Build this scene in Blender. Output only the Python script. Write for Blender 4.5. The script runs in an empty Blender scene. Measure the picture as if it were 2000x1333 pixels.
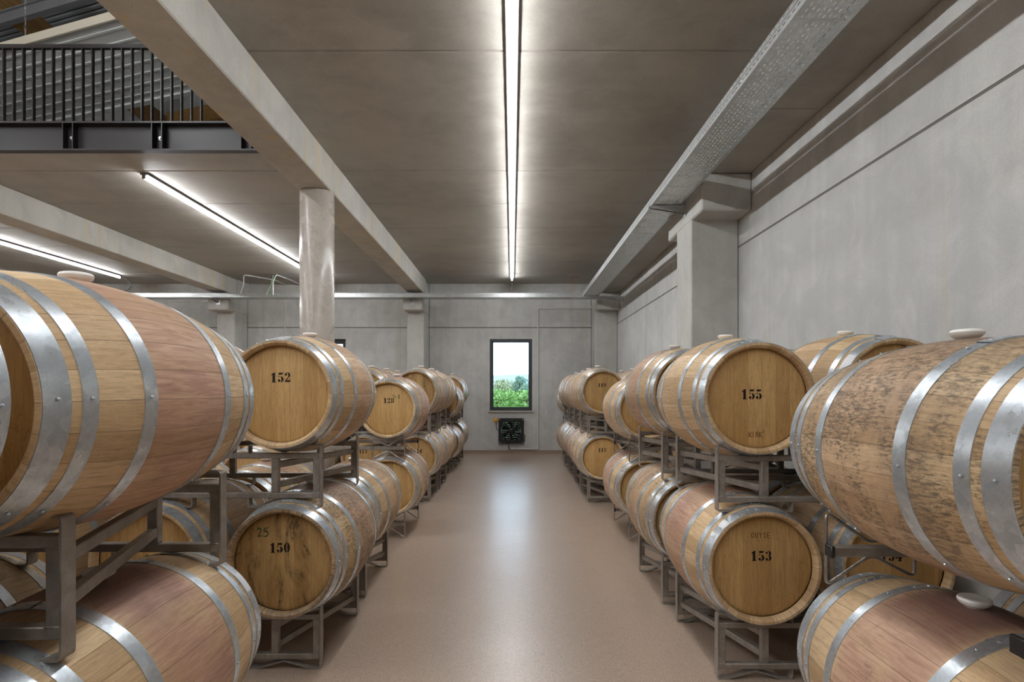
import bpy, bmesh, math, random
from mathutils import Matrix, Vector
random.seed(7)
PI = math.pi
sc = bpy.context.scene
COL = sc.collection
HC = 1.50                       # camera height
FPX = 1111.1                    # focal length, px of a 2000 px frame

# ------------------------------------------------------------------ helpers
class MB:
    """collects shapes, links them as one mesh object"""
    def __init__(self):
        self.v = []; self.f = []; self.uv = {}; self.M = None
    def add(self, vs, fs, uvs=None):
        n = len(self.v)
        if self.M is not None: vs = [tuple(self.M @ Vector(p)) for p in vs]
        self.v += [tuple(p) for p in vs]
        for i, f in enumerate(fs):
            if uvs: self.uv[len(self.f)] = uvs[i]
            self.f.append(tuple(n + k for k in f))
    def box(self, x0, x1, y0, y1, z0, z1, c=0.0):
        if x0 > x1: x0, x1 = x1, x0
        if y0 > y1: y0, y1 = y1, y0
        if z0 > z1: z0, z1 = z1, z0
        if c <= 0:
            vs = [(x, y, z) for z in (z0, z1) for y in (y0, y1) for x in (x0, x1)]
            self.add(vs, [(0,2,3,1),(4,5,7,6),(0,1,5,4),(2,6,7,3),(0,4,6,2),(1,3,7,5)])
            return
        cx, cy, cz = (x0+x1)/2, (y0+y1)/2, (z0+z1)/2
        h = ((x1-x0)/2, (y1-y0)/2, (z1-z0)/2)
        c = min(c, min(h)*.9)
        idx = {}; vs = []
        for sx in (-1,1):
            for sy in (-1,1):
                for sz in (-1,1):
                    s = (sx,sy,sz)
                    for a in range(3):
                        p = [s[k]*(h[k] if k == a else h[k]-c) for k in range(3)]
                        idx[(s,a)] = len(vs); vs.append((p[0]+cx, p[1]+cy, p[2]+cz))
        fs = []
        for a in range(3):
            b, d = [k for k in range(3) if k != a]
            for s in (-1,1):
                q = []
                for sb, sd in ((-1,-1),(1,-1),(1,1),(-1,1)):
                    t = [0,0,0]; t[a]=s; t[b]=sb; t[d]=sd; q.append(idx[(tuple(t),a)])
                fs.append(q)
        for a, b, d in ((0,1,2),(0,2,1),(1,2,0)):
            for sa in (-1,1):
                for sb in (-1,1):
                    q = []
                    for ax, sd in ((a,-1),(a,1),(b,1),(b,-1)):
                        t = [0,0,0]; t[a]=sa; t[b]=sb; t[d]=sd; q.append(idx[(tuple(t),ax)])
                    fs.append(q)
        for sx in (-1,1):
            for sy in (-1,1):
                for sz in (-1,1):
                    s = (sx,sy,sz); fs.append([idx[(s,0)], idx[(s,1)], idx[(s,2)]])
        self.add(vs, fs)
    def bar(self, p, q, w, h, c=0.0, up=(0,0,1)):
        """rectangular bar from p to q: w across, h along up"""
        p = Vector(p); q = Vector(q); d = (q-p); L = d.length; d.normalize()
        u = Vector(up); s = d.cross(u); s.normalize(); u = s.cross(d)
        old = self.M
        m = Matrix((s, d, u)).transposed().to_4x4(); m.translation = p
        self.M = m if old is None else old @ m
        self.box(-w/2, w/2, 0, L, -h/2, h/2, c)
        self.M = old
    def tube(self, pts, r, n=10, closed=False, caps=True):
        pts = [Vector(p) for p in pts]; N = len(pts)
        rings = []; prev = None
        for i, p in enumerate(pts):
            if closed: t = (pts[(i+1)%N]-pts[i-1])
            else: t = pts[min(i+1,N-1)]-pts[max(i-1,0)]
            t.normalize()
            if prev is None:
                a = Vector((0,0,1)) if abs(t.z) < .9 else Vector((1,0,0))
                nrm = t.cross(a).normalized()
            else:
                nrm = (prev - t*prev.dot(t)).normalized()
            prev = nrm; b = t.cross(nrm)
            rings.append([p + r*(math.cos(2*PI*k/n)*nrm + math.sin(2*PI*k/n)*b) for k in range(n)])
        vs = [v for R in rings for v in R]; fs = []
        for i in range(N if closed else N-1):
            j = (i+1) % N
            for k in range(n):
                k2 = (k+1) % n
                fs.append((i*n+k, i*n+k2, j*n+k2, j*n+k))
        if caps and not closed:
            fs.append(tuple(range(n))); fs.append(tuple((N-1)*n+k for k in range(n)))
        self.add(vs, fs)
    def strap(self, pts, w, t, closed=True):
        """flat bar of thickness t and width w (along y) bent along a path in the xz plane"""
        N = len(pts); out = []; inn = []
        for i in range(N):
            p = Vector(pts[i])
            a = Vector(pts[i-1]) if (closed or i) else p
            b = Vector(pts[(i+1)%N]) if (closed or i < N-1) else p
            d1 = (p-a); d2 = (b-p)
            if d1.length < 1e-9: d1 = d2
            if d2.length < 1e-9: d2 = d1
            d1.normalize(); d2.normalize()
            n1 = Vector((-d1.y, d1.x)); n2 = Vector((-d2.y, d2.x))
            m = (n1+n2); 
            if m.length < 1e-6: m = n1
            m.normalize(); k = 1/max(.35, m.dot(n1))
            out.append(p + m*k*t/2); inn.append(p - m*k*t/2)
        vs = []
        for i in range(N):
            for q in (out[i], inn[i]):
                for y in (-w/2, w/2): vs.append((q.x, y, q.y))
        fs = []
        for i in range(N if closed else N-1):
            j = (i+1) % N; a = 4*i; b = 4*j
            fs += [(a,a+1,b+1,b),(a+2,b+2,b+3,a+3),(a,b,b+2,a+2),(a+1,a+3,b+3,b+1)]
        if not closed:
            fs += [(0,2,3,1),(4*N-4,4*N-3,4*N-1,4*N-2)]
        self.add(vs, fs)
    def lathe(self, prof, n=64, axis='Y', uvfn=None, a0=0.0, a1=2*PI, cap=False):
        """prof: list of (axial, radius)"""
        full = abs(a1-a0-2*PI) < 1e-6
        m = n if full else n+1
        vs = []
        for (t, r) in prof:
            for k in range(m):
                a = a0+(a1-a0)*k/n
                c, s = math.cos(a)*r, math.sin(a)*r
                vs.append((c, t, s) if axis == 'Y' else (c, s, t))
        fs = []; uvs = []
        for i in range(len(prof)-1):
            for k in range(n):
                k2 = (k+1) % m if full else k+1
                fs.append((i*m+k, i*m+k2, (i+1)*m+k2, (i+1)*m+k))
                if uvfn:
                    uvs.append([uvfn(i,k/n), uvfn(i,(k+1)/n), uvfn(i+1,(k+1)/n), uvfn(i+1,k/n)])
        if cap:
            fs.append(tuple(range(m))); fs.append(tuple((len(prof)-1)*m+k for k in range(m)))
            if uvfn: uvs += [[(0,0)]*m]*2
        self.add(vs, fs, uvs if uvfn else None)
    def mesh(self, name, mat, smooth=None, recalc=True):
        me = bpy.data.meshes.new(name)
        me.from_pydata(self.v, [], self.f)
        if self.uv:
            ul = me.uv_layers.new(name='UVMap')
            for p in me.polygons:
                q = self.uv.get(p.index)
                if q:
                    for li, u in zip(p.loop_indices, q): ul.data[li].uv = u
        if recalc:
            bm = bmesh.new(); bm.from_mesh(me)
            bmesh.ops.recalc_face_normals(bm, faces=bm.faces); bm.to_mesh(me); bm.free()
        if smooth is not None:
            me.polygons.foreach_set('use_smooth', [True]*len(me.polygons))
            me.set_sharp_from_angle(angle=math.radians(smooth))
        me.materials.append(mat)
        me.update()
        return me
    def build(self, name, mat, parent=None, smooth=None, recalc=True):
        return link(name, self.mesh(name, mat, smooth, recalc), parent)

def link(name, me, parent=None, loc=None):
    o = bpy.data.objects.new(name, me); COL.objects.link(o)
    if parent is not None: o.parent = parent
    if loc: o.location = loc
    return o
def tag(o, label=None, cat=None, group=None, kind=None):
    if label: o['label'] = label
    if cat: o['category'] = cat
    if group: o['group'] = group
    if kind: o['kind'] = kind
    return o
def thing(name, label, cat, loc=(0,0,0), rz=0.0, group=None):
    o = bpy.data.objects.new(name, None); COL.objects.link(o)
    o.location = loc; o.rotation_euler = (0,0,rz); o.empty_display_size = .1
    return tag(o, label, cat, group)

# ------------------------------------------------------------------ materials
class NT:
    def __init__(self, name):
        self.m = bpy.data.materials.new(name); self.m.use_nodes = True
        self.t = self.m.node_tree; self.t.nodes.clear()
        self.out = self.t.nodes.new('ShaderNodeOutputMaterial')
    def n(self, typ, **kw):
        nd = self.t.nodes.new('ShaderNode'+typ)
        for k, v in kw.items():
            if k in ('ins',): continue
            setattr(nd, k, v)
        for k, v in kw.get('ins', {}).items():
            self.set(nd.inputs[k], v)
        return nd
    def set(self, sock, v):
        if hasattr(v, 'is_linked') or isinstance(v, bpy.types.NodeSocket): self.t.links.new(v, sock)
        else: sock.default_value = v
    def math(self, op, a, b=0.0, c=0.0, clamp=False):
        nd = self.t.nodes.new('ShaderNodeMath'); nd.operation = op; nd.use_clamp = clamp
        for i, v in enumerate((a, b, c)): self.set(nd.inputs[i], v)
        return nd.outputs[0]
    def mix(self, f, a, b, mode='MIX'):
        nd = self.t.nodes.new('ShaderNodeMix'); nd.data_type = 'RGBA'; nd.blend_type = mode
        self.set(nd.inputs[0], f); self.set(nd.inputs[6], a); self.set(nd.inputs[7], b)
        return nd.outputs[2]
    def noise(self, vec, scale, detail=4, rough=.55, dist=0.0, w=None):
        nd = self.t.nodes.new('ShaderNodeTexNoise')
        if w is not None:
            nd.noise_dimensions = '4D'; self.set(nd.inputs['W'], w)
        self.set(nd.inputs['Vector'], vec); self.set(nd.inputs['Scale'], scale)
        nd.inputs['Detail'].default_value = detail; nd.inputs['Roughness'].default_value = rough
        nd.inputs['Distortion'].default_value = dist
        return nd.outputs[0]
    def ramp(self, f, lo, hi, a=0.0, b=1.0):
        nd = self.t.nodes.new('ShaderNodeMapRange'); nd.interpolation_type = 'SMOOTHSTEP'
        self.set(nd.inputs[0], f); self.set(nd.inputs[1], lo); self.set(nd.inputs[2], hi)
        self.set(nd.inputs[3], a); self.set(nd.inputs[4], b)
        return nd.outputs[0]
    def vmul(self, v, s):
        nd = self.t.nodes.new('ShaderNodeVectorMath'); nd.operation = 'MULTIPLY'
        self.set(nd.inputs[0], v); self.set(nd.inputs[1], s); return nd.outputs[0]
    def comb(self, x, y, z):
        nd = self.t.nodes.new('ShaderNodeCombineXYZ')
        for i, v in enumerate((x,y,z)): self.set(nd.inputs[i], v)
        return nd.outputs[0]
    def sep(self, v):
        nd = self.t.nodes.new('ShaderNodeSeparateXYZ'); self.set(nd.inputs[0], v); return nd.outputs
    def bsdf(self, col, rough=.5, metal=0.0, bump=None, bstr=.3, bdist=.002, spec=.5, **kw):
        b = self.n('BsdfPrincipled')
        self.set(b.inputs['Base Color'], col); self.set(b.inputs['Roughness'], rough)
        self.set(b.inputs['Metallic'], metal); self.set(b.inputs['Specular IOR Level'], spec)
        for k, v in kw.items(): self.set(b.inputs[k.replace('_',' ')], v)
        if bump is not None:
            bp = self.n('Bump'); bp.inputs['Strength'].default_value = bstr; bp.inputs['Distance'].default_value = bdist
            self.set(bp.inputs['Height'], bump); self.t.links.new(bp.outputs[0], b.inputs['Normal'])
        self.t.links.new(b.outputs[0], self.out.inputs[0])
        return self.m
def C(r, g, b): return (r, g, b, 1.0)

def simple(name, col, rough=.5, metal=0.0, spec=.5):
    return NT(name).bsdf(C(*col), rough, metal, spec=spec)

def concrete(name, base, dark, warm=0.0, streak='z', rough=.75, pores=.5, stains=0.0, spec=.3, contrast=1.0, big=.5, drips=0.0):
    t = NT(name)
    pos = t.n('NewGeometry').outputs['Position']
    n1 = t.noise(pos, big, 3, .6, .4)
    n2 = t.noise(pos, 3.1, 4, .65, .6)
    n3 = t.noise(pos, 90, 2, .6)
    st = {'z': (7.0, 7.0, .35), 'x': (.9, 2.6, 2.6), 'y': (6.0, .5, 6.0)}[streak]
    n4 = t.noise(t.vmul(pos, st), 1.0, 3, .6, .2)
    f = t.math('ADD', t.math('MULTIPLY', n1, .45), t.math('ADD', t.math('MULTIPLY', n2, .37), t.math('MULTIPLY', n4, .18)))
    f = t.ramp(f, .5-.15/contrast, .5+.13/contrast)
    col = t.mix(f, C(*dark), C(*base))
    if stains > 0:
        s = t.noise(t.vmul(pos, (5.0, 5.0, .25)), 1.3, 2, .5)
        m = t.math('MULTIPLY', t.ramp(s, .60, .72), stains)
        col = t.mix(m, col, C(base[0]*1.0, base[1]*.83, base[2]*.50))
    if drips > 0:
        dn = t.noise(t.vmul(pos, (30.0, 30.0, .8)), 1.0, 4, .7, .15)
        dm = t.noise(t.vmul(pos, (1.2, 1.2, .9)), 1.0, 3, .6)
        dr = t.math('MULTIPLY', t.ramp(dn, .58, .68), t.ramp(dm, .46, .64))
        col = t.mix(t.math('MULTIPLY', dr, drips*.55), col, C(dark[0]*.86, dark[1]*.84, dark[2]*.78))
        dy = t.noise(t.vmul(pos, (3.1, 3.1, .10)), 1.0, 2, .5)
        col = t.mix(t.math('MULTIPLY', t.ramp(dy, .665, .69), drips*.5), col, C(.50,.46,.36))
        sc1 = t.noise(t.vmul(pos, (5.0, 1.6, 9.0)), 1.0, 5, .75, .6)
        col = t.mix(t.math('MULTIPLY', t.ramp(sc1, .70, .76), drips*.5), col, C(.25,.25,.245))
    vor = t.n('TexVoronoi', feature='F1'); t.set(vor.inputs['Vector'], pos); vor.inputs['Scale'].default_value = 26
    po = t.math('MULTIPLY', t.ramp(vor.outputs['Distance'], .05, .12, 1.0, 0.0), t.ramp(t.noise(pos, 2.3, 2), .48, .6))
    po = t.math('MULTIPLY', po, pores)
    col = t.mix(po, col, C(dark[0]*.45, dark[1]*.45, dark[2]*.45))
    col = t.mix(t.ramp(n3, .35, .7, 0.0, .18), col, C(dark[0]*.7, dark[1]*.7, dark[2]*.7))
    h = t.math('SUBTRACT', t.math('ADD', t.math('MULTIPLY', n3, .25), t.math('MULTIPLY', n2, .8)), t.math('MULTIPLY', po, 1.2))
    rr = t.ramp(n2, .3, .7, rough-.12, rough+.08)
    return t.bsdf(col, rr, 0, h, .35, .003, spec)

M = {}
M['wall'] = concrete('concrete_wall', (.64,.64,.625), (.47,.475,.465), streak='z', rough=.60, pores=.3, spec=.4, contrast=1.15, drips=.6)
M['wall_groove'] = simple('concrete_joint', (.17,.165,.15), .9)
M['beam'] = concrete('concrete_beam', (.56,.545,.50), (.40,.39,.355), streak='z', rough=.7, pores=.9, stains=.8)
M['pil'] = concrete('concrete_pilaster', (.60,.595,.565), (.44,.435,.41), streak='z', rough=.7, pores=.6)
M['ceil'] = concrete('concrete_soffit', (.43,.41,.37), (.31,.293,.26), streak='x', rough=.6, pores=.25, contrast=1.1, big=.6)
M['col'] = concrete('concrete_polished', (.52,.475,.42), (.42,.385,.34), streak='z', rough=.28, pores=.5, spec=.5)

def floor_mat():
    t = NT('quartz_resin_floor')
    pos = t.n('NewGeometry').outputs['Position']
    v = t.n('TexVoronoi', feature='F1'); t.set(v.inputs['Vector'], pos); v.inputs['Scale'].default_value = 330
    cr = t.sep(v.outputs['Color'])[0]
    c = t.mix(t.ramp(cr, .25, .8), C(.37,.27,.20), C(.56,.44,.345))
    c = t.mix(t.ramp(cr, .93, .99), c, C(.64,.53,.43))
    n = t.noise(pos, .7, 4, .6, .5)
    c = t.mix(t.ramp(n, .3, .7, 0.0, .22), c, C(.38,.285,.22))
    n2 = t.noise(pos, 3.5, 5, .7)
    rr = t.math('ADD', t.ramp(n2, .3, .7, .30, .36), t.ramp(n, .3, .7, 0.0, .05))
    h = t.math('ADD', t.math('MULTIPLY', v.outputs['Distance'], .6), t.math('MULTIPLY', n2, .3))
    return t.bsdf(c, rr, 0, h, .16, .002, 1.0, Coat_Weight=.55, Coat_Roughness=.27)
M['floor'] = floor_mat()

def staves_mat():
    t = NT('oak_staves')
    uv = t.n('TexCoord').outputs['UV']
    oi = t.n('ObjectInfo')
    rnd = oi.outputs['Random']
    rgb = t.n('SeparateColor'); t.set(rgb.inputs[0], oi.outputs['Color'])
    wine, mold, light = rgb.outputs[0], rgb.outputs[1], rgb.outputs[2]
    half = oi.outputs['Alpha']
    s = t.sep(uv); u, v = s[0], s[1]
    W = 2.10/27
    us = t.math('DIVIDE', t.math('ADD', u, 0.0), W)
    idx = t.math('FLOOR', us)
    wn = t.n('TexWhiteNoise', noise_dimensions='2D'); t.set(wn.inputs['Vector'], t.comb(idx, t.math('MULTIPLY', rnd, 91.0), 0.0))
    sv = wn.outputs['Value']
    fr = t.math('FRACT', us)
    edge = t.math('MINIMUM', fr, t.math('SUBTRACT', 1.0, fr))
    seam = t.ramp(edge, .003, .013, 1.0, 0.0)
    off = t.math('MULTIPLY', rnd, 37.0)
    g = t.noise(t.comb(t.math('MULTIPLY', u, 95.0), t.math('MULTIPLY', v, 6.0), off), 1.0, 3, .65, .8)
    g2 = t.noise(t.comb(t.math('MULTIPLY', u, 260.0), t.math('MULTIPLY', v, 22.0), off), 1.0, 3, .6, .3)
    base = t.mix(t.ramp(sv, 0.0, 1.0), C(.52,.35,.185), C(.74,.545,.325))
    base = t.mix(t.ramp(g, .35, .72, 0.0, .55), base, C(.38,.245,.135))
    base = t.mix(t.ramp(g2, .48, .72, 0.0, .38), base, C(.26,.165,.095))
    g3 = t.noise(t.comb(t.math('MULTIPLY', u, 210.0), t.math('MULTIPLY', v, 13.0), t.math('ADD', off, 2.0)), 1.0, 3, .7, .6)
    base = t.mix(t.ramp(g3, .64, .72, 0.0, .5), base, C(.13,.085,.05))
    # light scratches / medullary flecks
    fl = t.noise(t.comb(t.math('MULTIPLY', u, 55.0), t.math('MULTIPLY', v, 60.0), off), 1.0, 2, .5, 2.0)
    base = t.mix(t.ramp(fl, .64, .70, 0.0, .28), base, C(.78,.58,.38))
    # wine colour between the middle hoops
    d = t.math('ABSOLUTE', t.math('SUBTRACT', v, .475))
    nb = t.noise(t.comb(t.math('MULTIPLY', u, 3.0), t.math('MULTIPLY', v, 5.0), off), 1.0, 4, .6)
    dd = t.math('ADD', d, t.math('MULTIPLY', t.math('SUBTRACT', nb, .5), .06))
    band = t.ramp(dd, t.math('SUBTRACT', half, .02), t.math('ADD', half, .012), 1.0, 0.0)
    nb2 = t.noise(t.comb(t.math('MULTIPLY', u, 5.0), t.math('MULTIPLY', v, 4.0), t.math('ADD', off, 9.0)), 1.0, 4, .6)
    wf = t.math('MULTIPLY', t.math('MULTIPLY', band, wine), t.ramp(nb2, .28, .62, .35, 1.0))
    wf = t.math('MULTIPLY', wf, t.ramp(sv, 0.0, 1.0, .65, 1.0))
    winec = t.mix(t.ramp(g, .35, .7), C(.51,.285,.225), C(.34,.17,.145))
    winec = t.mix(t.ramp(g3, .62, .74, 0.0, .4), winec, C(.17,.09,.07))
    base = t.mix(wf, base, winec)
    # dark purple run around the bung (bung is at u = a quarter turn)
    du = t.math('ABSOLUTE', t.math('SUBTRACT', u, 2.10*.25))
    bf = t.math('MULTIPLY', t.ramp(t.math('ADD', du, t.math('MULTIPLY', nb, .30)), .18, .50, 1.0, 0.0), t.ramp(dd, .10, .20, 1.0, 0.0))
    bf = t.math('MULTIPLY', bf, t.math('MULTIPLY', wine, t.ramp(mold, .05, .30, .30, 1.15)))
    base = t.mix(bf, base, C(.16,.075,.065))
    # black mould and scuffs
    m1 = t.noise(t.comb(t.math('MULTIPLY', u, 4.0), t.math('MULTIPLY', v, 6.0), t.math('ADD', off, 3.0)), 1.0, 5, .78, .4)
    m2 = t.noise(t.comb(t.math('MULTIPLY', u, 130.0), t.math('MULTIPLY', v, 34.0), t.math('ADD', off, 5.0)), 1.0, 3, .75, .5)
    lim = t.math('SUBTRACT', .66, t.math('MULTIPLY', mold, .27))
    mf = t.math('MULTIPLY', t.ramp(m1, lim, t.math('ADD', lim, .13)), t.ramp(m2, .40, .62))
    mf = t.math('MULTIPLY', mf, .72)
    base = t.mix(mf, base, C(.045,.038,.034))
    m3 = t.noise(t.comb(t.math('MULTIPLY', u, 2.2), t.math('MULTIPLY', v, 3.0), t.math('ADD', off, 15.0)), 1.0, 4, .6)
    base = t.mix(t.math('MULTIPLY', t.ramp(m3, .40, .66), t.math('MULTIPLY', mold, .60)), base, C(.20,.145,.105))
    base = t.mix(t.math('MULTIPLY', seam, .8), base, C(.10,.06,.035))
    hs = t.n('HueSaturation'); t.set(hs.inputs['Value'], t.math('ADD', .62, t.math('MULTIPLY', light, .42))); t.set(hs.inputs['Color'], base)
    h = t.math('ADD', t.math('MULTIPLY', g, .5), t.math('MULTIPLY', g2, .3))
    h = t.math('SUBTRACT', h, t.math('MULTIPLY', seam, 1.3))
    return t.bsdf(hs.outputs[0], t.ramp(g, .3, .7, .48, .66), 0, h, .45, .0016, .35)
M['staves'] = staves_mat()

def head_mat():
    t = NT('oak_head')
    co = t.n('TexCoord').outputs['Object']
    oi = t.n('ObjectInfo'); rnd = oi.outputs['Random']
    rgb = t.n('SeparateColor'); t.set(rgb.inputs[0], oi.outputs['Color'])
    mold, light = rgb.outputs[1], rgb.outputs[2]
    s = t.sep(co); x, z = s[0], s[2]
    off = t.math('MULTIPLY', rnd, 53.0)
    xs = t.math('DIVIDE', t.math('ADD', x, t.math('MULTIPLY', rnd, .05)), .072)
    idx = t.math('FLOOR', xs)
    wn = t.n('TexWhiteNoise', noise_dimensions='2D'); t.set(wn.inputs['Vector'], t.comb(idx, off, 0.0))
    sv = wn.outputs['Value']
    fr = t.math('FRACT', xs); edge = t.math('MINIMUM', fr, t.math('SUBTRACT', 1.0, fr))
    seam = t.ramp(edge, .004, .016, 1.0, 0.0)
    o2 = t.math('ADD', off, t.math('MULTIPLY', sv, 11.0))
    g = t.noise(t.comb(t.math('MULTIPLY', x, 120.0), t.math('MULTIPLY', z, 7.0), o2), 1.0, 5, .65, 1.2)
    g2 = t.noise(t.comb(t.math('MULTIPLY', x, 22.0), t.math('MULTIPLY', z, 5.0), o2), 1.0, 4, .6, 1.6)
    base = t.mix(sv, C(.53,.325,.125), C(.70,.465,.20))
    base = t.mix(t.ramp(g, .38, .70, 0.0, .55), base, C(.34,.18,.055))
    base = t.mix(t.ramp(g2, .52, .72, 0.0, .35), base, C(.66,.43,.19))
    fg = t.noise(t.comb(t.math('MULTIPLY', x, 13.0), t.math('MULTIPLY', z, 8.0), o2), 1.0, 2, .5, 1.2)
    fl = t.math('ABSOLUTE', t.math('SUBTRACT', t.math('FRACT', t.math('MULTIPLY', fg, 11.0)), .5))
    fm = t.ramp(t.noise(t.comb(t.math('MULTIPLY', x, 6.0), t.math('MULTIPLY', z, 4.0), off), 1.0, 2, .5), .50, .60)
    base = t.mix(t.math('MULTIPLY', t.math('MULTIPLY', t.ramp(fl, .015, .07, 1.0, 0.0), fm), .42), base, C(.28,.14,.05))
    pits = t.noise(t.comb(t.math('MULTIPLY', x, 260.0), t.math('MULTIPLY', z, 45.0), off), 1.0, 2, .6)
    base = t.mix(t.ramp(pits, .66, .74, 0.0, .5), base, C(.12,.06,.02))
    mm = t.noise(t.comb(t.math('MULTIPLY', x, 9.0), t.math('MULTIPLY', z, 3.5), t.math('ADD', off, 4.0)), 1.0, 6, .72, .6)
    fine = t.noise(t.comb(t.math('MULTIPLY', x, 90.0), t.math('MULTIPLY', z, 35.0), off), 1.0, 3, .7)
    lim = t.math('SUBTRACT', .70, t.math('MULTIPLY', mold, .22))
    mf = t.math('MULTIPLY', t.ramp(mm, lim, t.math('ADD', lim, .14)), t.ramp(fine, .38, .6, .25, .9))
    base = t.mix(mf, base, C(.055,.035,.02))
    base = t.mix(t.math('MULTIPLY', t.ramp(mm, .35, .6), t.math('MULTIPLY', mold, .35)), base, C(.22,.125,.05))
    base = t.mix(t.math('MULTIPLY', seam, .35), base, C(.10,.05,.02))
    hs = t.n('HueSaturation'); t.set(hs.inputs['Value'], t.math('ADD', .62, t.math('MULTIPLY', light, .42))); t.set(hs.inputs['Color'], base)
    h = t.math('SUBTRACT', t.math('MULTIPLY', g, .5), t.math('MULTIPLY', seam, .8))
    return t.bsdf(hs.outputs[0], t.ramp(g, .3, .7, .45, .6), 0, h, .35, .0012, .35)
M['head'] = head_mat()

def galv(name, base=(.66,.71,.755), dark=(.44,.485,.525), r0=.26, r1=.46, sc_=38.0, metal=.75):
    t = NT(name)
    co = t.n('TexCoord').outputs['Object']; oi = t.n('ObjectInfo')
    v = t.n('TexVoronoi', feature='F1'); t.set(v.inputs['Vector'], co); v.inputs['Scale'].default_value = sc_
    r = t.sep(v.outputs['Color'])[0]
    n = t.noise(co, 9.0, 4, .7, 1.0, w=t.math('MULTIPLY', oi.outputs['Random'], 20.0))
    n2 = t.noise(co, 70.0, 3, .7)
    f = t.math('ADD', t.math('MULTIPLY', r, .18), t.math('ADD', t.math('MULTIPLY', n, .62), t.math('MULTIPLY', n2, .25)))
    c = t.mix(t.ramp(f, .34, .70), C(*dark), C(*base))
    c = t.mix(t.ramp(n, .66, .78, 0.0, .35), c, C(.62,.63,.58))
    return t.bsdf(c, t.ramp(f, .35, .7, r1, r0), metal, n2, .08, .0006, .5)
M['hoop'] = galv('galvanised_hoop')
M['tray'] = galv('galvanised_tray', (.62,.64,.64), (.50,.52,.52), .30, .42, 60.0, .8)

def rack_mat():
    t = NT('painted_rack_steel')
    co = t.n('TexCoord').outputs['Object']
    n = t.noise(co, 14.0, 5, .7, .5); n2 = t.noise(co, 120.0, 2, .6)
    c = t.mix(t.ramp(n, .35, .68), C(.25,.223,.195), C(.36,.326,.29))
    c = t.mix(t.ramp(n2, .62, .75, 0.0, .25), c, C(.36,.33,.30))
    return t.bsdf(c, t.ramp(n, .3, .7, .38, .52), .35, n2, .1, .0006, .5)
M['rack'] = rack_mat()
def rod_mat():
    t = NT('stainless_rod')
    co = t.n('TexCoord').outputs['Object']
    n = t.noise(co, 22.0, 4, .7, .5)
    c = t.mix(t.ramp(n, .35, .68), C(.30,.265,.235), C(.46,.43,.40))
    return t.bsdf(c, t.ramp(n, .3, .7, .28, .40), .8, None)
M['rod'] = rod_mat()
M['cap'] = simple('black_plastic', (.018,.017,.017), .4)
M['bung'] = NT('silicone').bsdf(C(.90,.89,.86), .38, 0, None, spec=.5)
M['ink'] = simple('black_stencil_ink', (.016,.013,.012), .6, spec=.2)
M['chalk'] = simple('green_chalk', (.10,.17,.075), .9, spec=.1)
M['burn'] = simple('branded_mark', (.18,.085,.035), .8, spec=.1)
M['sticker'] = simple('white_sticker', (.72,.73,.76), .45)
M['lamp_body'] = simple('enamelled_housing', (.20,.20,.21), .6)
M['dark_steel'] = simple('painted_dark_steel', (.016,.0125,.0135), .42, .0, .5)
M['bolt'] = simple('zinc_bolt', (.62,.62,.63), .3, .9)
M['frame'] = simple('anthracite_window_frame', (.045,.05,.058), .45)
M['sill'] = simple('aluminium_sill', (.50,.47,.42), .35, .6)
M['pipe'] = simple('grey_conduit', (.66,.66,.66), .4, .0)
M['whitecable'] = simple('white_cable', (.75,.75,.74), .5)
M['greencable'] = simple('green_cable', (.03,.33,.06), .5)
M['orangecable'] = simple('orange_cable', (.55,.16,.03), .5)
M['blackcable'] = simple('black_cable', (.02,.02,.02), .5)
M['yellow'] = simple('yellow_switch', (.80,.40,.02), .45)
M['fan_black'] = simple('black_fan_metal', (.012,.012,.014), .35)
M['fan_blade'] = simple('fan_blade_black', (.02,.02,.024), .25)
M['cove'] = simple('brown_cove', (.30,.215,.16), .5)
M['white_sheet'] = simple('white_coated_sheet', (.86,.88,.87), .6)
M['cream'] = simple('cream_edge', (.70,.64,.52), .6)
M['deck'] = simple('grey_roof_deck', (.24,.255,.265), .55)
M['purlin'] = simple('grey_purlin', (.17,.17,.18), .5)
def glulam():
    t = NT('glulam_wood')
    pos = t.n('NewGeometry').outputs['Position']
    n = t.noise(t.vmul(pos, (14.0, .8, 30.0)), 1.0, 4, .6, .6)
    c = t.mix(t.ramp(n, .3, .7), C(.36,.19,.06), C(.52,.30,.11))
    return t.bsdf(c, .55, 0, n, .15, .002)
M['glulam'] = glulam()
def emit(name, col, s):
    t = NT(name); e = t.n('Emission'); e.inputs[0].default_value = C(*col); e.inputs[1].default_value = s
    t.t.links.new(e.outputs[0], t.out.inputs[0]); return t.m
LAMP = 58.0
M['led'] = emit('led_diffuser', (.97,.985,1.0), LAMP)
M['led_side'] = emit('led_diffuser_side', (.97,.985,1.0), LAMP*.20)
def glass():
    t = NT('window_glass')
    tr = t.n('BsdfTransparent'); tr.inputs[0].default_value = C(.93,.95,.95)
    gl = t.n('BsdfGlossy'); gl.inputs['Roughness'].default_value = .02
    fr = t.n('Fresnel'); fr.inputs[0].default_value = 1.5
    mx = t.n('MixShader'); t.set(mx.inputs[0], fr.outputs[0])
    t.t.links.new(tr.outputs[0], mx.inputs[1]); t.t.links.new(gl.outputs[0], mx.inputs[2])
    t.t.links.new(mx.outputs[0], t.out.inputs[0]); return t.m
M['glass'] = glass()
def foliage(name, a, b):
    t = NT(name)
    pos = t.n('NewGeometry').outputs['Position']
    n = t.noise(pos, 3.0, 3, .6)
    c = t.mix(t.ramp(n, .35, .65), C(*a), C(*b))
    return t.bsdf(c, .6, 0, None, spec=.2)
M['vine'] = foliage('vine_leaves', (.17,.34,.09), (.42,.62,.21))
M['tree1'] = foliage('tree_leaves', (.36,.40,.26), (.52,.54,.34))
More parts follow.
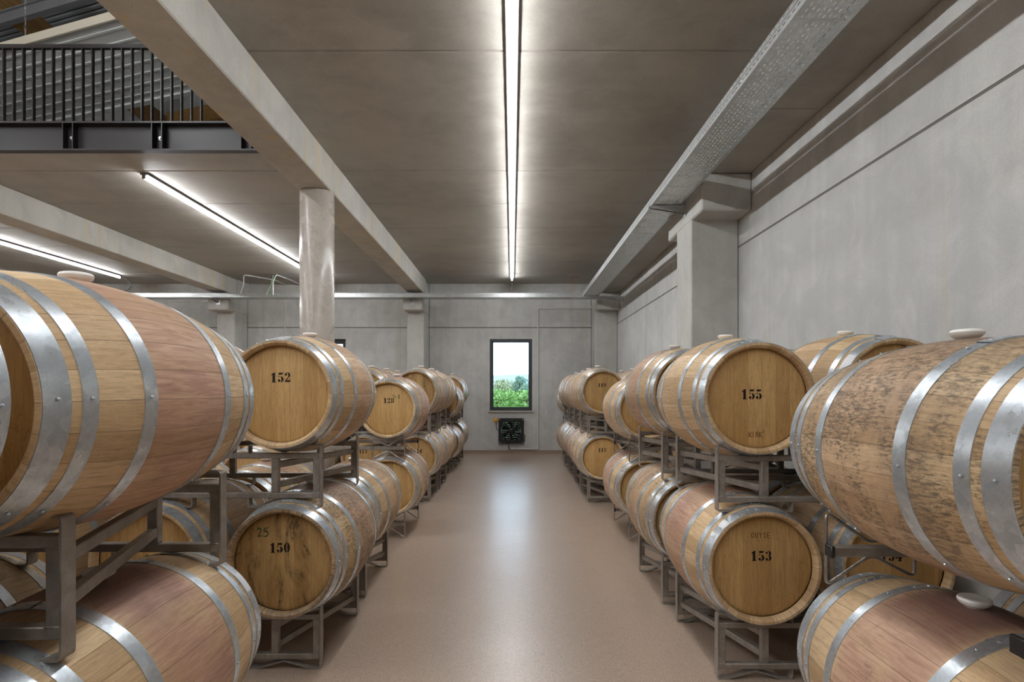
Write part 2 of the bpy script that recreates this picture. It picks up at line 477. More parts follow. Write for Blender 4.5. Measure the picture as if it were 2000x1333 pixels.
M['tree2'] = foliage('dark_tree_leaves', (.22,.34,.30), (.34,.46,.36))
M['bark'] = simple('bark', (.10,.075,.05), .9)
M['grass'] = foliage('meadow', (.22,.36,.12), (.32,.46,.18))
M['hill'] = foliage('hazed_wooded_hill', (.28,.33,.40), (.31,.36,.42))  # distance haze is mixed into the forest colour as pale blue-grey

# ------------------------------------------------------------------ dimensions
XW = 2.38; YB = 13.44; ZC = HC+2.516; ZS = HC+2.16      # right wall, back wall, ceiling, beam soffit
XL = -13.0; YF = -6.0
EDGE = 6.0                                              # the gallery edge

def struct(name, mb, mat, smooth=None):
    return tag(mb.build(name, mat, None, smooth), kind='structure')

# floor
mb = MB(); mb.box(XL-.3, XW+.3, YF-.3, YB+.3, -.25, 0); struct('floor', mb, M['floor'])

# ceiling: precast slabs with chamfered joints
def slab(mb, x0, x1, y0, y1, z0, z1, c=.012):
    vs = [(x0,y0+c,z0),(x1,y0+c,z0),(x1,y1-c,z0),(x0,y1-c,z0),
          (x0,y0,z0+c),(x1,y0,z0+c),(x1,y1,z0+c),(x0,y1,z0+c),
          (x0,y0,z1),(x1,y0,z1),(x1,y1,z1),(x0,y1,z1)]
    mb.add(vs, [(0,1,2,3),(8,9,10,11),(0,1,5,4),(2,3,7,6),(4,5,9,8),(6,7,11,10),(0,3,7,4),(4,7,11,8),(1,2,6,5),(5,6,10,9)])
mb = MB()
ys = [YB-.02, 12.26, 11.11, 9.96, 8.81, 7.66, 6.515, 4.216, 1.92, -.38, -2.68, -4.98, YF]
g = .003
for a, b in zip(ys[:-1], ys[1:]):
    slab(mb, -2.12, XW, b+g, a-g, ZC, ZC+.28)
ys2 = [YB-.02, 12.26, 11.11, 9.96, 8.81, 7.66, 6.515, EDGE]
for a, b in zip(ys2[:-1], ys2[1:]):
    slab(mb, XL, -2.122, b+g, a-g, ZC, ZC+.28)
struct('ceiling', mb, M['ceil'])

# right wall with joint groove
ZG = 3.007
mb = MB()
mb.box(XW, XW+.25, YF, YB, 0, ZG-.010); mb.box(XW, XW+.25, YF, YB, ZG+.010, ZC+.30); mb.box(XW+.032, XW+.25, YF, YB, ZG-.010, ZG+.010)
struct('wall_right', mb, M['wall'])

# back wall with openings
WX0, WX1, WZ0, WZ1 = -.525, .475, HC-.478, HC+1.215      # window 1
VX0, VX1 = -4.93, -3.93                                   # window 2
FX0, FX1, FZ0, FZ1 = -.24, .20, .325, .765                # fan opening
ZG2 = 2.985
mb = MB()
xs = sorted([XL, VX0, VX1, WX0, FX0, FX1, WX1, XW+.25])
zs = sorted([0, FZ0, FZ1, WZ0, WZ1, ZG2-.011, ZG2+.011, ZC+.30])
holes = [(WX0,WX1,WZ0,WZ1),(VX0,VX1,WZ0,WZ1),(FX0,FX1,FZ0,FZ1)]
for i in range(len(xs)-1):
    for j in range(len(zs)-1):
        cx, cz = (xs[i]+xs[i+1])/2, (zs[j]+zs[j+1])/2
        if any(h[0] < cx < h[1] and h[2] < cz < h[3] for h in holes): continue
        y0 = YB + (.032 if abs(cz-ZG2) < .011 else 0)
        mb.box(xs[i], xs[i+1], y0, YB+.28, zs[j], zs[j+1])
struct('wall_back', mb, M['wall'])
mb = MB()
mb.box(-12.9, XW, YB+.004, YB+.03, ZG2-.009, ZG2+.009)
for xj in (1.872, -1.955, -6.245): mb.box(xj-.006, xj+.006, YB-.002, YB+.02, .09, ZC)
mb.box(XW+.003, XW+.03, YF, YB, ZG-.009, ZG+.009)
struct('trim_3', mb, M['wall_groove'])
mb = MB(); mb.box(XL-.25, XL, YF, YB+.28, 0, 9.2); struct('wall_left', mb, M['wall'])
mb = MB(); mb.box(XL-.25, XW+.25, YF-.25, YF, 0, 9.2); struct('wall_front', mb, M['wall'])
# brown coved skirting along the back wall
mb = MB()
for (a, b) in ((-2.38, 1.86),(-6.62,-2.45),(-12.9,-6.75)):
    mb.add([(a,YB,0),(b,YB,0),(b,YB-.05,0),(a,YB-.05,0),(a,YB,.085),(b,YB,.085),(b,YB-.006,.085),(a,YB-.006,.085),(a,YB-.012,.03),(b,YB-.012,.03)],
           [(0,1,2,3),(3,2,9,8),(8,9,6,7),(7,6,5,4),(0,4,5,1),(0,3,8),(0,8,7),(0,7,4),(1,2,9),(1,9,6),(1,6,5)])
struct('baseboard_back', mb, M['cove'])

# ------------------------------------------------------------------ beams, pilasters, column
def beam(x0, x1, y0, y1, z0, z1, label, cuts=()):
    mb = MB(); yy = [y0]+list(cuts)+[y1]
    for a, b in zip(yy[:-1], yy[1:]):
        mb.box(x0, x1, a+(.003 if a != y0 else 0), b-(.003 if b != y1 else 0), z0, z1, .010)
    return tag(mb.build('concrete_beam', M['beam']), label, 'beam', 'concrete beams under the ceiling')
beam(-2.31, -1.955, YF, 12.9, ZS, ZC, 'concrete ceiling beam resting on the round column', (6.22,))
beam(-6.60, -6.235, EDGE+.02, 12.9, ZS, ZC, 'concrete ceiling beam between the two shorter light strips')
beam(-10.9, -10.54, EDGE+.02, 12.9, ZS, ZC, 'concrete ceiling beam farthest from the cable tray')
mb = MB()
mb.box(1.88, XW-.001, YF, 4.357, ZS, ZC-.001, .008); mb.box(1.88, XW-.001, 4.363, 12.84, ZS, ZC-.001, .008)
tag(mb.build('edge_beam', M['ceil']), 'flat concrete edge beam running along the top of the long wall', 'beam')

def pilaster(x0, x1, yf, yb, zc, ycf, ycb, label, x0c=None, x1c=None):
    """shaft from yf to yb, corbel head from ycf to ycb, underside at zc"""
    r = thing('concrete_pilaster', label, 'pilaster', ((x0+x1)/2, (yf+yb)/2, 0), 0, 'concrete pilasters')
    ox, oy = (x0+x1)/2, (yf+yb)/2
    mb = MB(); mb.box(x0-ox, x1-ox, yf-oy, yb-oy, 0, zc+.02, .012); mb.build('shaft', M['pil'], r)
    x0c = x0 if x0c is None else x0c; x1c = x1 if x1c is None else x1c
    mb = MB(); mb.box(x0c-ox, x1c-ox, ycf-oy, ycb-oy, zc, ZS-.001, .014); mb.build('corbel', M['pil'], r)
    return r
pilaster(1.88, XW-.002, 5.97, 6.49, HC+1.787, 5.64, 6.85, 'big concrete pilaster with block corbel half way along the wall')
pilaster(1.88, XW-.002, 12.84, YB-.002, HC+1.79, 12.50, YB-.002, 'concrete pilaster in the corner next to the window wall')
pilaster(-2.37, -1.985, 12.84, YB-.002, HC+1.77, 12.50, YB-.002, 'concrete pilaster on the window wall beside the lit window', -2.40, -1.97)
pilaster(-6.66, -6.26, 12.84, YB-.002, HC+1.77, 12.50, YB-.002, 'concrete pilaster on the window wall behind the big pale barrel', -6.69, -6.24)
mb = MB()
mb.box(-2.35,-1.985,12.9,YB-.001,ZS+.001,ZC-.001,.008); mb.box(-6.64,-6.20,12.9,YB-.001,ZS+.001,ZC-.001,.008)
struct('trim_1', mb, M['pil'])
mb = MB(); mb.lathe([(0,.178),(.01,.182),(ZS-.012,.182),(ZS-.001,.176)], 72, 'Z', cap=True)
o = mb.build('round_concrete_column', M['col'], None, 40); o.location = (-2.13, 6.22, 0)
tag(o, 'smooth round concrete column carrying the long beam', 'column')

# ------------------------------------------------------------------ windows
def window(n, x0, x1, inset, fw):
    r = bpy.data.objects.new('window_%d' % n, None); COL.objects.link(r); tag(r, kind='structure')
    r.location = ((x0+x1)/2, YB, WZ0)
    w = (x1-x0)/2-.002; h = WZ1-WZ0
    y = inset
    mb = MB()
    for (a, b, c, d) in ((-w, -w+fw, .002, h-.002), (w-fw, w, .002, h-.002), (-w+fw, w-fw, h-fw, h-.002), (-w+fw, w-fw, .002, fw)):
        mb.box(a, b, y, y+.07, c, d, .004)
    i = .02
    for (a, b, c, d) in ((-w+fw, -w+fw+i, fw, h-fw), (w-fw-i, w-fw, fw, h-fw), (-w+fw, w-fw, h-fw-i, h-fw), (-w+fw, w-fw, fw, fw+i)):
        mb.box(a, b, y+.02, y+.06, c, d, .003)
    mb.build('window_frame', M['frame'], r)
    mb = MB(); mb.box(-w+fw+.01, w-fw-.01, y+.036, y+.042, fw+.01, h-fw-.01); mb.build('window_glass', M['glass'], r)
    mb = MB(); mb.box(-w-.03, w+.03, -.035, -.001, -.045, -.008, .004); mb.build('window_sill', M['sill'], r)
window(1, WX0, WX1, .004, .062)
window(2, VX0, VX1, .12, .085)

# ------------------------------------------------------------------ outside
mb = MB(); mb.add([(-1500,YB+.3,-.15),(1500,YB+.3,-.15),(1500,3500,-.15),(-1500,3500,-.15)], [(0,1,2,3)])
tag(mb.build('field', M['grass'], recalc=False), kind='structure')
mb = MB(); N = 80; vs = []; fs = []
for i in range(N+1):
    x = -1800+i*45.0
    hgt = 82+14*math.sin(i*.11+1.0)+6*math.sin(i*.37)+3*math.sin(i*1.1)
    vs += [(x,2450,-2),(x,2700,hgt),(x,3100,-2)]
for i in range(N):
    a = 3*i; fs += [(a,a+1,a+4,a+3),(a+1,a+2,a+5,a+4)]
mb.add(vs, fs); tag(mb.build('hill', M['hill'], smooth=60), kind='structure')

def leaves(mb, n, fn, size, rnd):
    for _ in range(n):
        c = Vector(fn()); a = Vector((rnd.gauss(0,1), rnd.gauss(0,1), rnd.gauss(0,1))).normalized()
        b = a.cross(Vector((rnd.gauss(0,1), rnd.gauss(0,1), rnd.gauss(0,1)))).normalized()
        s = size*rnd.uniform(.6, 1.3)
        mb.add([c-a*s*.5, c+b*s*.42, c+a*s*.5, c-b*s*.42], [(0,1,2,3)])
rr = random.Random(3)
for k in range(5):
    Y = 19.6+k*2.2
    r = thing('vine_row', ['row of bright green vines closest to the window', 'row of green vines second from the window', 'third row of green vines outside the window',
                           'fourth row of green vines outside the window', 'vine row at the far edge of the vineyard'][k], 'vines', (-3.5, Y, -.15), 0, 'vine rows outside the window')
    mb = MB()
    top = [1.45,1.52,1.56,1.60,1.63][k]
    leaves(mb, 5200, lambda: (rr.uniform(-9,9), rr.gauss(0,.20), top*(.30+.70*rr.random()**.8)+rr.gauss(0,.05)), .13, rr)
    tag(mb.build('foliage', M['vine'], r, recalc=False), kind='stuff')
    mb = MB()
    for i in range(19): mb.box(-9+i-.03, -9+i+.03, -.03, .03, 0, top*.92)
    for z in (.6,.95,1.3): mb.box(-9,9,-.004,.004,z,z+.008)
    mb.build('trellis', M['bark'], r)
def tree(x, y, rad, h, mat, label):
    r = thing('broadleaf_tree', label, 'tree', (x,y,-.15), 0, 'trees beyond the vineyard')
    blobs = [(rr.gauss(0,.35)*rad, rr.gauss(0,.3)*rad, h-rad*rr.uniform(.55,1.1), rad*rr.uniform(.35,.6)) for _ in range(11)]
    def fn():
        b = rr.choice(blobs)
        d = Vector((rr.gauss(0,1), rr.gauss(0,1), rr.gauss(0,1))).normalized()*b[3]*rr.uniform(.75,1.05)
        return (b[0]+d.x, b[1]+d.y, b[2]+d.z*.85)
    mb = MB(); leaves(mb, 2600, fn, rad*.13, rr); mb.build('crown', mat, r, recalc=False)
    mb = MB(); mb.tube([(0,0,0),(.05*rad,0,h*.35),(0,0,h*.7)], rad*.08, 8); mb.build('trunk', M['bark'], r)
tree(-2.6, 150, 3.3, 5.0, M['tree1'], 'rounded olive tree in the middle of the window view')
tree(2.0, 152, 2.0, 5.9, M['tree2'], 'small dark tree standing tallest in the window view')
tree(4.0, 147, 2.6, 4.2, M['tree2'], 'dark bushy tree at the edge of the window view')
tree(-7.4, 145, 2.3, 3.7, M['tree1'], 'low olive bush beside the window frame')
tree(.9, 156, 2.2, 4.2, M['tree2'], 'low blue green bush between the two taller trees')
tree(-60.0, 150, 4.5, 6.5, M['tree2'], 'dark tree seen through the half hidden window')

# ------------------------------------------------------------------ strip lights
def strip(x, y0, y1, label):
    r = thing('linear_led_light', label, 'strip light', (x, y0, ZC), 0, 'led strip lights on the ceiling')
    L = y1-y0
    mb = MB(); mb.box(-.048,.048,0,L,-.026,-.001,.004); mb.box(-.0145,.0145,0,L,-.036,-.017,.002); mb.build('lamp_housing', M['lamp_body'], r)
    n = max(1, round(L/1.5))
    for k in range(n):
        a, b = L*k/n, L*(k+1)/n
        mb = MB()
        pr = [(math.cos(t)*.0155, math.sin(t)*.0155) for t in [PI+PI*i/8 for i in range(9)]]
        pts = [(-.0155,-.034)]+[(px,-.056+pz) for px, pz in pr]+[(.0155,-.034)]
        m = len(pts); vs = [(px, yy, pz) for yy in (a+.003, b-.003) for px, pz in pts]
        fs = [(i, i+1, m+i+1, m+i) for i in range(m-1)]+[tuple(range(m)), tuple(range(m, 2*m))]
        mb.add(vs, fs); df = mb.build('diffuser', M['led'], r); df.data.materials.append(M['led_side'])
        for p_ in df.data.polygons:
            if p_.center.z > -.050 or p_.index >= m-1: p_.material_index = 1
    mb = MB(); mb.box(-.020,.020,-.010,.002,-.074,-.020,.003); mb.box(-.020,.020,L-.002,L+.010,-.074,-.020,.003); mb.build('end_cap', M['lamp_body'], r)
    return r
strip(0.0, -3.6, 12.66, 'long led strip light above the aisle pointing at the window')
strip(-4.25, 6.57, 12.62, 'led strip light ending behind the round concrete column')
strip(-8.55, 6.57, 12.40, 'led strip light with a black lead at its end, above the big pale barrel')

def fill(x, y0, y1, z, label):  # extra lamps out of view, added to brighten the gallery and its roof
    r = strip(x, y0, y1, label); r.location.z = z
    r['group'] = 'pendant led lamps added to the high hall'; L = y1-y0
    mb = MB()
    for yy in (.4, L-.4):
        mb.tube([(0,yy,-.003),(0,yy,HC+6.98-z)], .003, 6)
    mb.build('suspension_wire', M['bolt'], r)
    n = max(1, round(L/1.5))
    for k in range(n):
        mb = MB(); mb.box(-.060,.060,L*k/n+.003,L*(k+1)/n-.003,.000,.020,.006); mb.build('diffuser', M['led'], r)
fill(-4.6, -4.6, 4.9, 5.35, 'pendant led lamp added in the high hall, nearer the long beam')
fill(-9.0, -4.6, 4.9, 5.35, 'pendant led lamp added in the high hall, farther from the long beam')

# leads of the lamps
def cable(name, pts, r, mat, label, cat, parent=None):
    P = [Vector(p) for p in pts]; out = []
    for i in range(len(P)-1):
        p0 = P[max(i-1,0)]; p1 = P[i]; p2 = P[i+1]; p3 = P[min(i+2,len(P)-1)]
        for k in range(8):
            t = k/8
            out.append(.5*((2*p1)+(-p0+p2)*t+(2*p0-5*p1+4*p2-p3)*t*t+(-p0+3*p1-3*p2+p3)*t**3))
    out.append(P[-1])
    mb = MB(); mb.tube(out, r, 8)
    o = mb.build(name, mat, parent, 60)
    if label: tag(o, label, cat)
    return o
def roundpath(pts, r, n=5):
    P = [Vector(p) for p in pts]; out = [P[0]]
    for i in range(1, len(P)-1):
        a = (P[i-1]-P[i]); b = (P[i+1]-P[i]); rr_ = min(r, a.length*.49, b.length*.49)
        a.normalize(); b.normalize(); s = P[i]+a*rr_; e = P[i]+b*rr_
        for k in range(n+1):
            t = k/n; out.append((1-t)**2*s + 2*t*(1-t)*P[i] + t*t*e)
    out.append(P[-1]); return out
ZT = HC+2.01                                             # bottom of the cable trays
cable('lamp_cable', [(0,12.67,ZC-.05),(.01,12.70,ZC-.12),(-.015,12.60,ZC-.30),(-.02,12.35,ZT+.12)], .004, M['blackcable'], 'thin black lead hanging from the aisle light to the cable tray', 'cable')
cable('lamp_cable', [(-8.55,12.41,ZC-.05),(-8.42,12.44,ZC-.10),(-8.33,12.42,ZC-.25),(-8.38,12.30,ZT+.12)], .007, M['blackcable'], 'black lead curling down from the strip light over the big pale barrel', 'cable')

# ------------------------------------------------------------------ cable trays
def tray(L, W, H, label, loc, rz, group):
    """runs along +y from 0 to L, x from 0 to W, z from 0 to H"""
    r = thing('cable_tray', label, 'cable tray', loc, rz, group)
    PB = .28; mb = MB(); n = int(math.ceil(L/PB))
    e = .028
    def sheet(p00, ux, uy, w, l, hole=None):
        # a flat cell p00 + a*ux + b*uy with an optional slot
        def P(a, b): return tuple(p00[i]+a*ux[i]+b*uy[i] for i in range(3))
        if hole is None:
            mb.add([P(0,0),P(w,0),P(w,l),P(0,l)], [(0,1,2,3)]); return
        a0, a1, b0, b1 = hole
        mb.add([P(0,0),P(w,0),P(w,l),P(0,l),P(a0,b0),P(a1,b0),P(a1,b1),P(a0,b1)],
               [(0,1,5,4),(1,2,6,5),(2,3,7,6),(3,0,4,7)])
    X = (1,0,0); Y = (0,1,0); Z = (0,0,1)
    nc = 9; cw = (W-2*e)/nc
    for k in range(n):
        y0 = k*PB; y1 = min(L, y0+PB)
        if y1-y0 < .05: continue
        # cross rib
        rb = .016
        sheet((0,y0,0), X, Y, e, y1-y0); sheet((W-e,y0,0), X, Y, e, y1-y0)
        mb.add([(e,y0,0),(W-e,y0,0),(W-e,y0+.005,.008),(e,y0+.005,.008),(W-e,y0+rb-.005,.008),(e,y0+rb-.005,.008),(W-e,y0+rb,0),(e,y0+rb,0)],
               [(0,1,2,3),(3,2,4,5),(5,4,6,7)])
        rows = 5; ll = (y1-y0-rb)/rows
        for j in range(nc):
            off = .5 if j % 2 else 0
            for q in range(rows):
                yy = y0+rb+q*ll
                l0 = ll
                if off:
                    sheet((e+j*cw,yy,0), X, Y, cw, l0, (cw*.36,cw*.64, l0*.05, l0*.62))
                else:
                    sheet((e+j*cw,yy,0), X, Y, cw, l0, (cw*.36,cw*.64, l0*.38, l0*.95))
    ob = mb.build('tray_bottom', M['tray'], r, recalc=False)
    s = ob.modifiers.new('thickness', 'SOLIDIFY'); s.thickness = .0018; s.offset = 1
    for sx in (0, 1):
        mb = MB(); x = 0 if sx == 0 else W
        m = int(L/.056); d = L/m
        for k in range(m):
            y0 = k*d
            sheet((x,y0,0), Y, Z, d, H*.28)
            sheet((x,y0,H*.28), Y, Z, d, H*.18, (d*.2,d*.75,H*.05,H*.13))
            sheet((x,y0,H*.46), Y, Z, d, H*.30)
            sheet((x,y0,H*.76), Y, Z, d, H*.24, (d*.35,d*.65,H*.08,H*.15))
        q = -1 if sx == 0 else 1
        # rolled bead and lip
        mb.box(x-.004, x+.004, 0, L, H*.60, H*.64); mb.box(x, x-q*.014, 0, L, H-.002, H)
        o2 = mb.build('side_rail', M['tray'], r, recalc=False)
        s = o2.modifiers.new('thickness', 'SOLIDIFY'); s.thickness = .0018; s.offset = 0
    return r
t1 = tray(12.22+5.6, .325, .088, 'long perforated cable tray hanging beside the wall', (1.515, -5.6, ZT), 0, 'galvanised cable trays')
t2 = tray(12.2, .30, .088, 'perforated cable tray crossing in front of the window wall', (1.84, 12.26, ZT), PI/2, 'galvanised cable trays')
mb = MB(); mb.box(1.50,1.55,12.20,12.262,ZT-.003,ZT+.092,.002)
def bracket(p, q, label):
    """cantilever arm: deep at q (the wall end), shallow at p"""
    r = thing('tray_bracket', label, 'bracket', q, 0, 'cable tray brackets')
    p = Vector(p)-Vector(q); d = p.normalized(); s = d.cross(Vector((0,0,1))).normalized()
    mb = MB()
    def P(a, b, z): v = d*a+s*b; return (v.x, v.y, z)
    L = p.length; w = .022
    for b in (-w, w):
        mb.add([P(0,b-.0015,0),P(L,b-.0015,0),P(L,b-.0015,-.025),P(0,b-.0015,-.085),P(0,b+.0015,0),P(L,b+.0015,0),P(L,b+.0015,-.025),P(0,b+.0015,-.085)],
               [(0,1,2,3),(4,5,6,7),(0,1,5,4),(2,3,7,6),(1,2,6,5),(0,3,7,4)])
    mb.add([P(0,-w,0),P(L,-w,0),P(L,w,0),P(0,w,0),P(0,-w,-.003),P(L,-w,-.003),P(L,w,-.003),P(0,w,-.003)], [(0,1,2,3),(4,5,6,7),(0,1,5,4),(2,3,7,6),(1,2,6,5),(0,3,7,4)])
    mb.build('arm', M['tray'], r)
    mb = MB(); mb.M = Matrix((d, s, Vector((0,0,1)))).transposed().to_4x4()
    mb.box(0,.006,-.04,.04,-.12,.03,.001); mb.box(.006,.014,-.008,.008,-.055,-.035); mb.build('mounting_plate', M['tray'], r)
    return r
bracket((1.49, 6.18, ZT-.006), (1.878, 6.18, ZT-.006), 'cantilever tray bracket fixed to the big pilaster with block corbel')
bracket((1.49, 12.11, ZT-.006), (XW-.002, 12.11, ZT-.006), 'tray bracket in the corner where the two cable trays meet')
bracket((-2.18, 12.22, ZT-.006), (-2.18, 12.498, ZT-.006), 'tray bracket on the pilaster beside the lit window')
bracket((-6.45, 12.22, ZT-.006), (-6.45, 12.498, ZT-.006), 'tray bracket on the pilaster behind the big pale barrel')
bracket((1.49, .30, ZT-.006), (1.878, .30, ZT-.006), 'tray bracket closest to the camera') if False else None

# conduits
def conduit(pts, label, r=.013, mat='pipe', clips=True, name='conduit'):
    root = thing(name, label, 'pipe', pts[0], 0, 'grey conduits on the window wall')
    o = Vector(pts[0]); pp = [Vector(p)-o for p in pts]
    mb = MB(); mb.tube(roundpath(pp, .05), r, 10); mb.build('pipe', M[mat], root, 60)
    if clips:
        mb = MB()
        for a, b in zip(pp[:-1], pp[1:]):
            L = (b-a).length
            for k in range(int(L/.55)):
                c = a+(b-a)*((k+.6)*.55/L) if (k+.6)*.55 < L else None
                if c is not None: mb.box(c.x-.016,c.x+.016,c.y-.012,c.y+.012,c.z-.016,c.z+.016,.003)
        if mb.v: mb.build('pipe_clip', M[mat], root)
    return root
yc = YB-.017
conduit([(-.10,yc,.20),(-.10,yc,.115),(.615,yc,.115),(.615,yc,HC+1.935),(1.868,yc,HC+1.935),(1.868,yc,ZT-.02)], 'thin grey conduit climbing beside the window from floor to tray')
zc2 = ZC-.014
conduit([(-5.80,12.14,ZT+.03),(-5.80,12.30,ZC-.20),(-5.80,12.30,zc2),(-5.36,12.9,zc2),(-5.36,yc,zc2),(-5.36,yc,.002)], 'grey conduit dropping down the window wall farther from the round column', .011)
conduit([(-5.10,12.14,ZT+.03),(-5.10,12.14,ZC-.20),(-5.10,12.30,zc2),(-5.00,12.9,zc2),(-5.00,yc,zc2),(-5.00,yc,.002)], 'grey conduit dropping down the window wall right beside the round column', .011)
conduit([(-8.18,yc,.002),(-8.18,yc,HC+2.09-.0),(-6.72,yc,HC+2.09)], 'thin grey conduit bent round above the big pale barrel', .010)
cable('data_cable', [(-5.14,12.14,ZT+.03),(-5.16,12.13,ZT+.14),(-5.12,12.14,ZT+.30),(-5.11,12.2,ZC-.05)], .005, M['greencable'], 'green cable rising from the tray beside the round column', 'cable')
cable('data_cable', [(-5.24,12.14,ZT+.03),(-5.20,12.13,ZT+.12),(-5.14,12.14,ZT+.26),(-5.125,12.2,ZC-.05)], .005, M['whitecable'], 'white cable rising from the tray beside the green cable', 'cable')
cable('lead_wire', [(1.28,12.15,ZT+.03),(1.29,12.15,ZT+.22),(1.31,12.2,ZC-.15),(1.32,12.5,ZC-.03),(1.50,12.6,ZC-.012)], .005, M['orangecable'], 'orange wire rising from the cable tray near the corner', 'cable')

# ------------------------------------------------------------------ ventilation fan
fan = thing('wall_fan', 'square black ventilation fan on the wall under the window', 'fan', (-.02, YB-.05, .545))
mb = MB(); HS = .298; R0 = .245; N = 48
ring = [(math.cos(2*PI*k/N)*R0, math.sin(2*PI*k/N)*R0) for k in range(N)]
def sq(a):
    c, s = math.cos(a), math.sin(a); m = max(abs(c), abs(s)); return (c/m*HS, s/m*HS)
outer = [sq(2*PI*k/N) for k in range(N)]
vs = []; 
for y in (-.012, .012):
    vs += [(x,y,z) for x, z in ring]+[(x,y,z) for x, z in outer]
fs = []
for k in range(N):
    j = (k+1) % N
    fs += [(k,j,N+j,N+k),(2*N+k,2*N+j,3*N+j,3*N+k),(N+k,N+j,3*N+j,3*N+k)]
mb.add(vs, fs)
mb.lathe([(-.030,.252),(-.030,.246),(-.012,.240),(.048,.236),(.048,.243),(-.012,.250)], 48)
mb.box(-HS,-HS+.02,.012,.048,-HS,HS); mb.box(HS-.02,HS,.012,.048,-HS,HS); mb.box(-HS,HS,.012,.048,HS-.02,HS); mb.box(-HS,HS,.012,.048,-HS,-HS+.02)
mb.build('fan_plate', M['fan_black'], fan, 40)
mb = MB()
for sx in (-1,1):
    for sz in (-1,1):
        mb.M = Matrix.Translation((sx*.272, -.012, sz*.272)); mb.lathe([(-.012,.001),(-.012,.013),(0,.015)], 8, cap=False)
for sx in (-1,1):
    for sz in (-1,1):
        mb.M = Matrix.Translation((sx*.185, -.012, sz*.185)); mb.lathe([(-.008,.001),(-.008,.008),(0,.009)], 8)
mb.M = None; mb.build('bolt', M['bolt'], fan)
for k in range(6):
    mb = MB(); a = 2*PI*k/6+.3
    vs = []; S = 7
    for i in range(S+1):
        rr_ = .055+.172*i/S; tw = math.radians(38-16*i/S); ch = .070+.075*i/S
        ca = a+.25*(i/S)**1.5
        for sgn in (-1,1):
            da = sgn*ch*math.cos(tw)/rr_/1.0*.5
            vs.append((math.cos(ca+da)*rr_, .018+sgn*ch*math.sin(tw)*.5, math.sin(ca+da)*rr_))
    fs = [(2*i,2*i+1,2*i+3,2*i+2) for i in range(S)]
    mb.add(vs, fs); o = mb.build('fan_blade', M['fan_blade'], fan, 60, recalc=False)
    s = o.modifiers.new('thickness','SOLIDIFY'); s.thickness = .003
mb = MB(); mb.lathe([(-.03,.001),(-.03,.045),(-.022,.058),(.045,.058)], 32); 
for k in range(4):
    a = k*PI/2+PI/4; mb.bar((math.cos(a)*.05,-.028,math.sin(a)*.05),(math.cos(a)*.25,-.022,math.sin(a)*.25),.008,.008)
mb.build('hub', M['fan_black'], fan, 50)
lv = thing('wall_louver', 'slatted outside louver glimpsed through the blades of the black fan', 'louver', (-.02, YB+.20, .545))
mb = MB()
for k in range(10):
    z = -.198+k*.044; mb.M = Matrix.Translation((0,0,z)) @ Matrix.Rotation(math.radians(-55),4,'X'); mb.box(-.218,.218,-.025,.025,-.002,.002)
mb.M = None
mb.box(-.2195,-.21,-.03,.03,-.2195,.2195); mb.box(.21,.2195,-.03,.03,-.2195,.2195)
mb.build('slat', M['fan_black'], lv)
sw = thing('isolator_switch', 'yellow isolator switch beside the black fan', 'switch', (-.385, YB, .80))
mb = MB(); mb.box(-.04,.04,-.06,-.001,-.045,.045,.008); mb.build('switch_box', M['yellow'], sw)
mb = MB(); mb.M = Matrix.Translation((0,-.06,0)); mb.lathe([(-.022,.001),(-.022,.020),(0,.024)], 20); mb.build('switch_knob', M['yellow'], sw, 40)
cable('fan_cable', [(-.36,YB-.03,.755),(-.365,YB-.045,.66),(-.33,YB-.09,.56),(-.22,YB-.10,.535),(-.14,YB-.09,.50),(-.09,YB-.09,.42)], .007, M['blackcable'], 'black cable looping from the yellow switch to the fan', 'cable')
cable('fan_cable', [(-.07,YB-.03,.25),(-.085,YB-.03,.17),(-.06,YB-.025,.125),(-.02,YB-.02,.115)], .009, M['blackcable'], 'short black cable under the fan joining the conduit', 'cable')
cable('fan_cable', [(.285,YB-.05,.46),(.30,YB-.05,.42),(.295,YB-.05,.34),(.27,YB-.05,.27)], .008, M['blackcable'], 'black cable at the edge of the fan beside the conduit', 'cable')

# ------------------------------------------------------------------ gallery edge and balustrade
eb = thing('steel_edge_beam', 'dark steel channel beam with stiffeners closing the gallery edge', 'steel beam', (-2.31, EDGE, ZC-.016))
W = 10.5
mb = MB(); mb.box(-W,-.001,-.085,0,.0,.016); mb.box(-W,-.001,-.085,0,.284,.300); mb.box(-W,-.001,-.012,-.001,.016,.284)
mb.build('channel', M['dark_steel'], eb)
s0 = -2.31
for cx in (480, 306, 132, -42):
    xx = (cx-1000)*(EDGE-.08)/FPX - s0 + .0
    for dx in (-.052, .052):
        mb = MB(); mb.box(xx+dx-.005, xx+dx+.005, -.082, -.012, .016, .284); mb.build('stiffener', M['dark_steel'], eb)
    mb = MB(); mb.M = Matrix.Translation((xx+.005, -.012, .150)); mb.lathe([(-.028,.001),(-.028,.012),(-.010,.013),(-.010,.022),(0,.022)], 12)
    mb.build('bolt', M['bolt'], eb, 40)
rl = thing('gallery_railing', 'dark steel railing with upright flat bars on the upper gallery', 'railing', (-2.31, EDGE-.045, ZC+.284))
mb = MB(); mb.box(-W,-.01,-.022,.022,.775,.817,.003); mb.build('top_rail', M['dark_steel'], rl)
mb = MB(); mb.box(-W,-.01,-.025,.025,.0,.012,.002); mb.build('bottom_rail', M['dark_steel'], rl)
bmesh_ = None
for i in range(56):
    px = 8.1+19.27*20 - 19.27*i
    xx = (px-1000)*(EDGE-.045)/FPX - s0
    if xx > -.05: continue
    if bmesh_ is None:
        mb = MB(); mb.box(-.0065,.0065,-.019,.019,.012,.775,.0015); bmesh_ = mb.mesh('baluster', M['dark_steel'])
    link('baluster', bmesh_, rl, (xx,0,0))

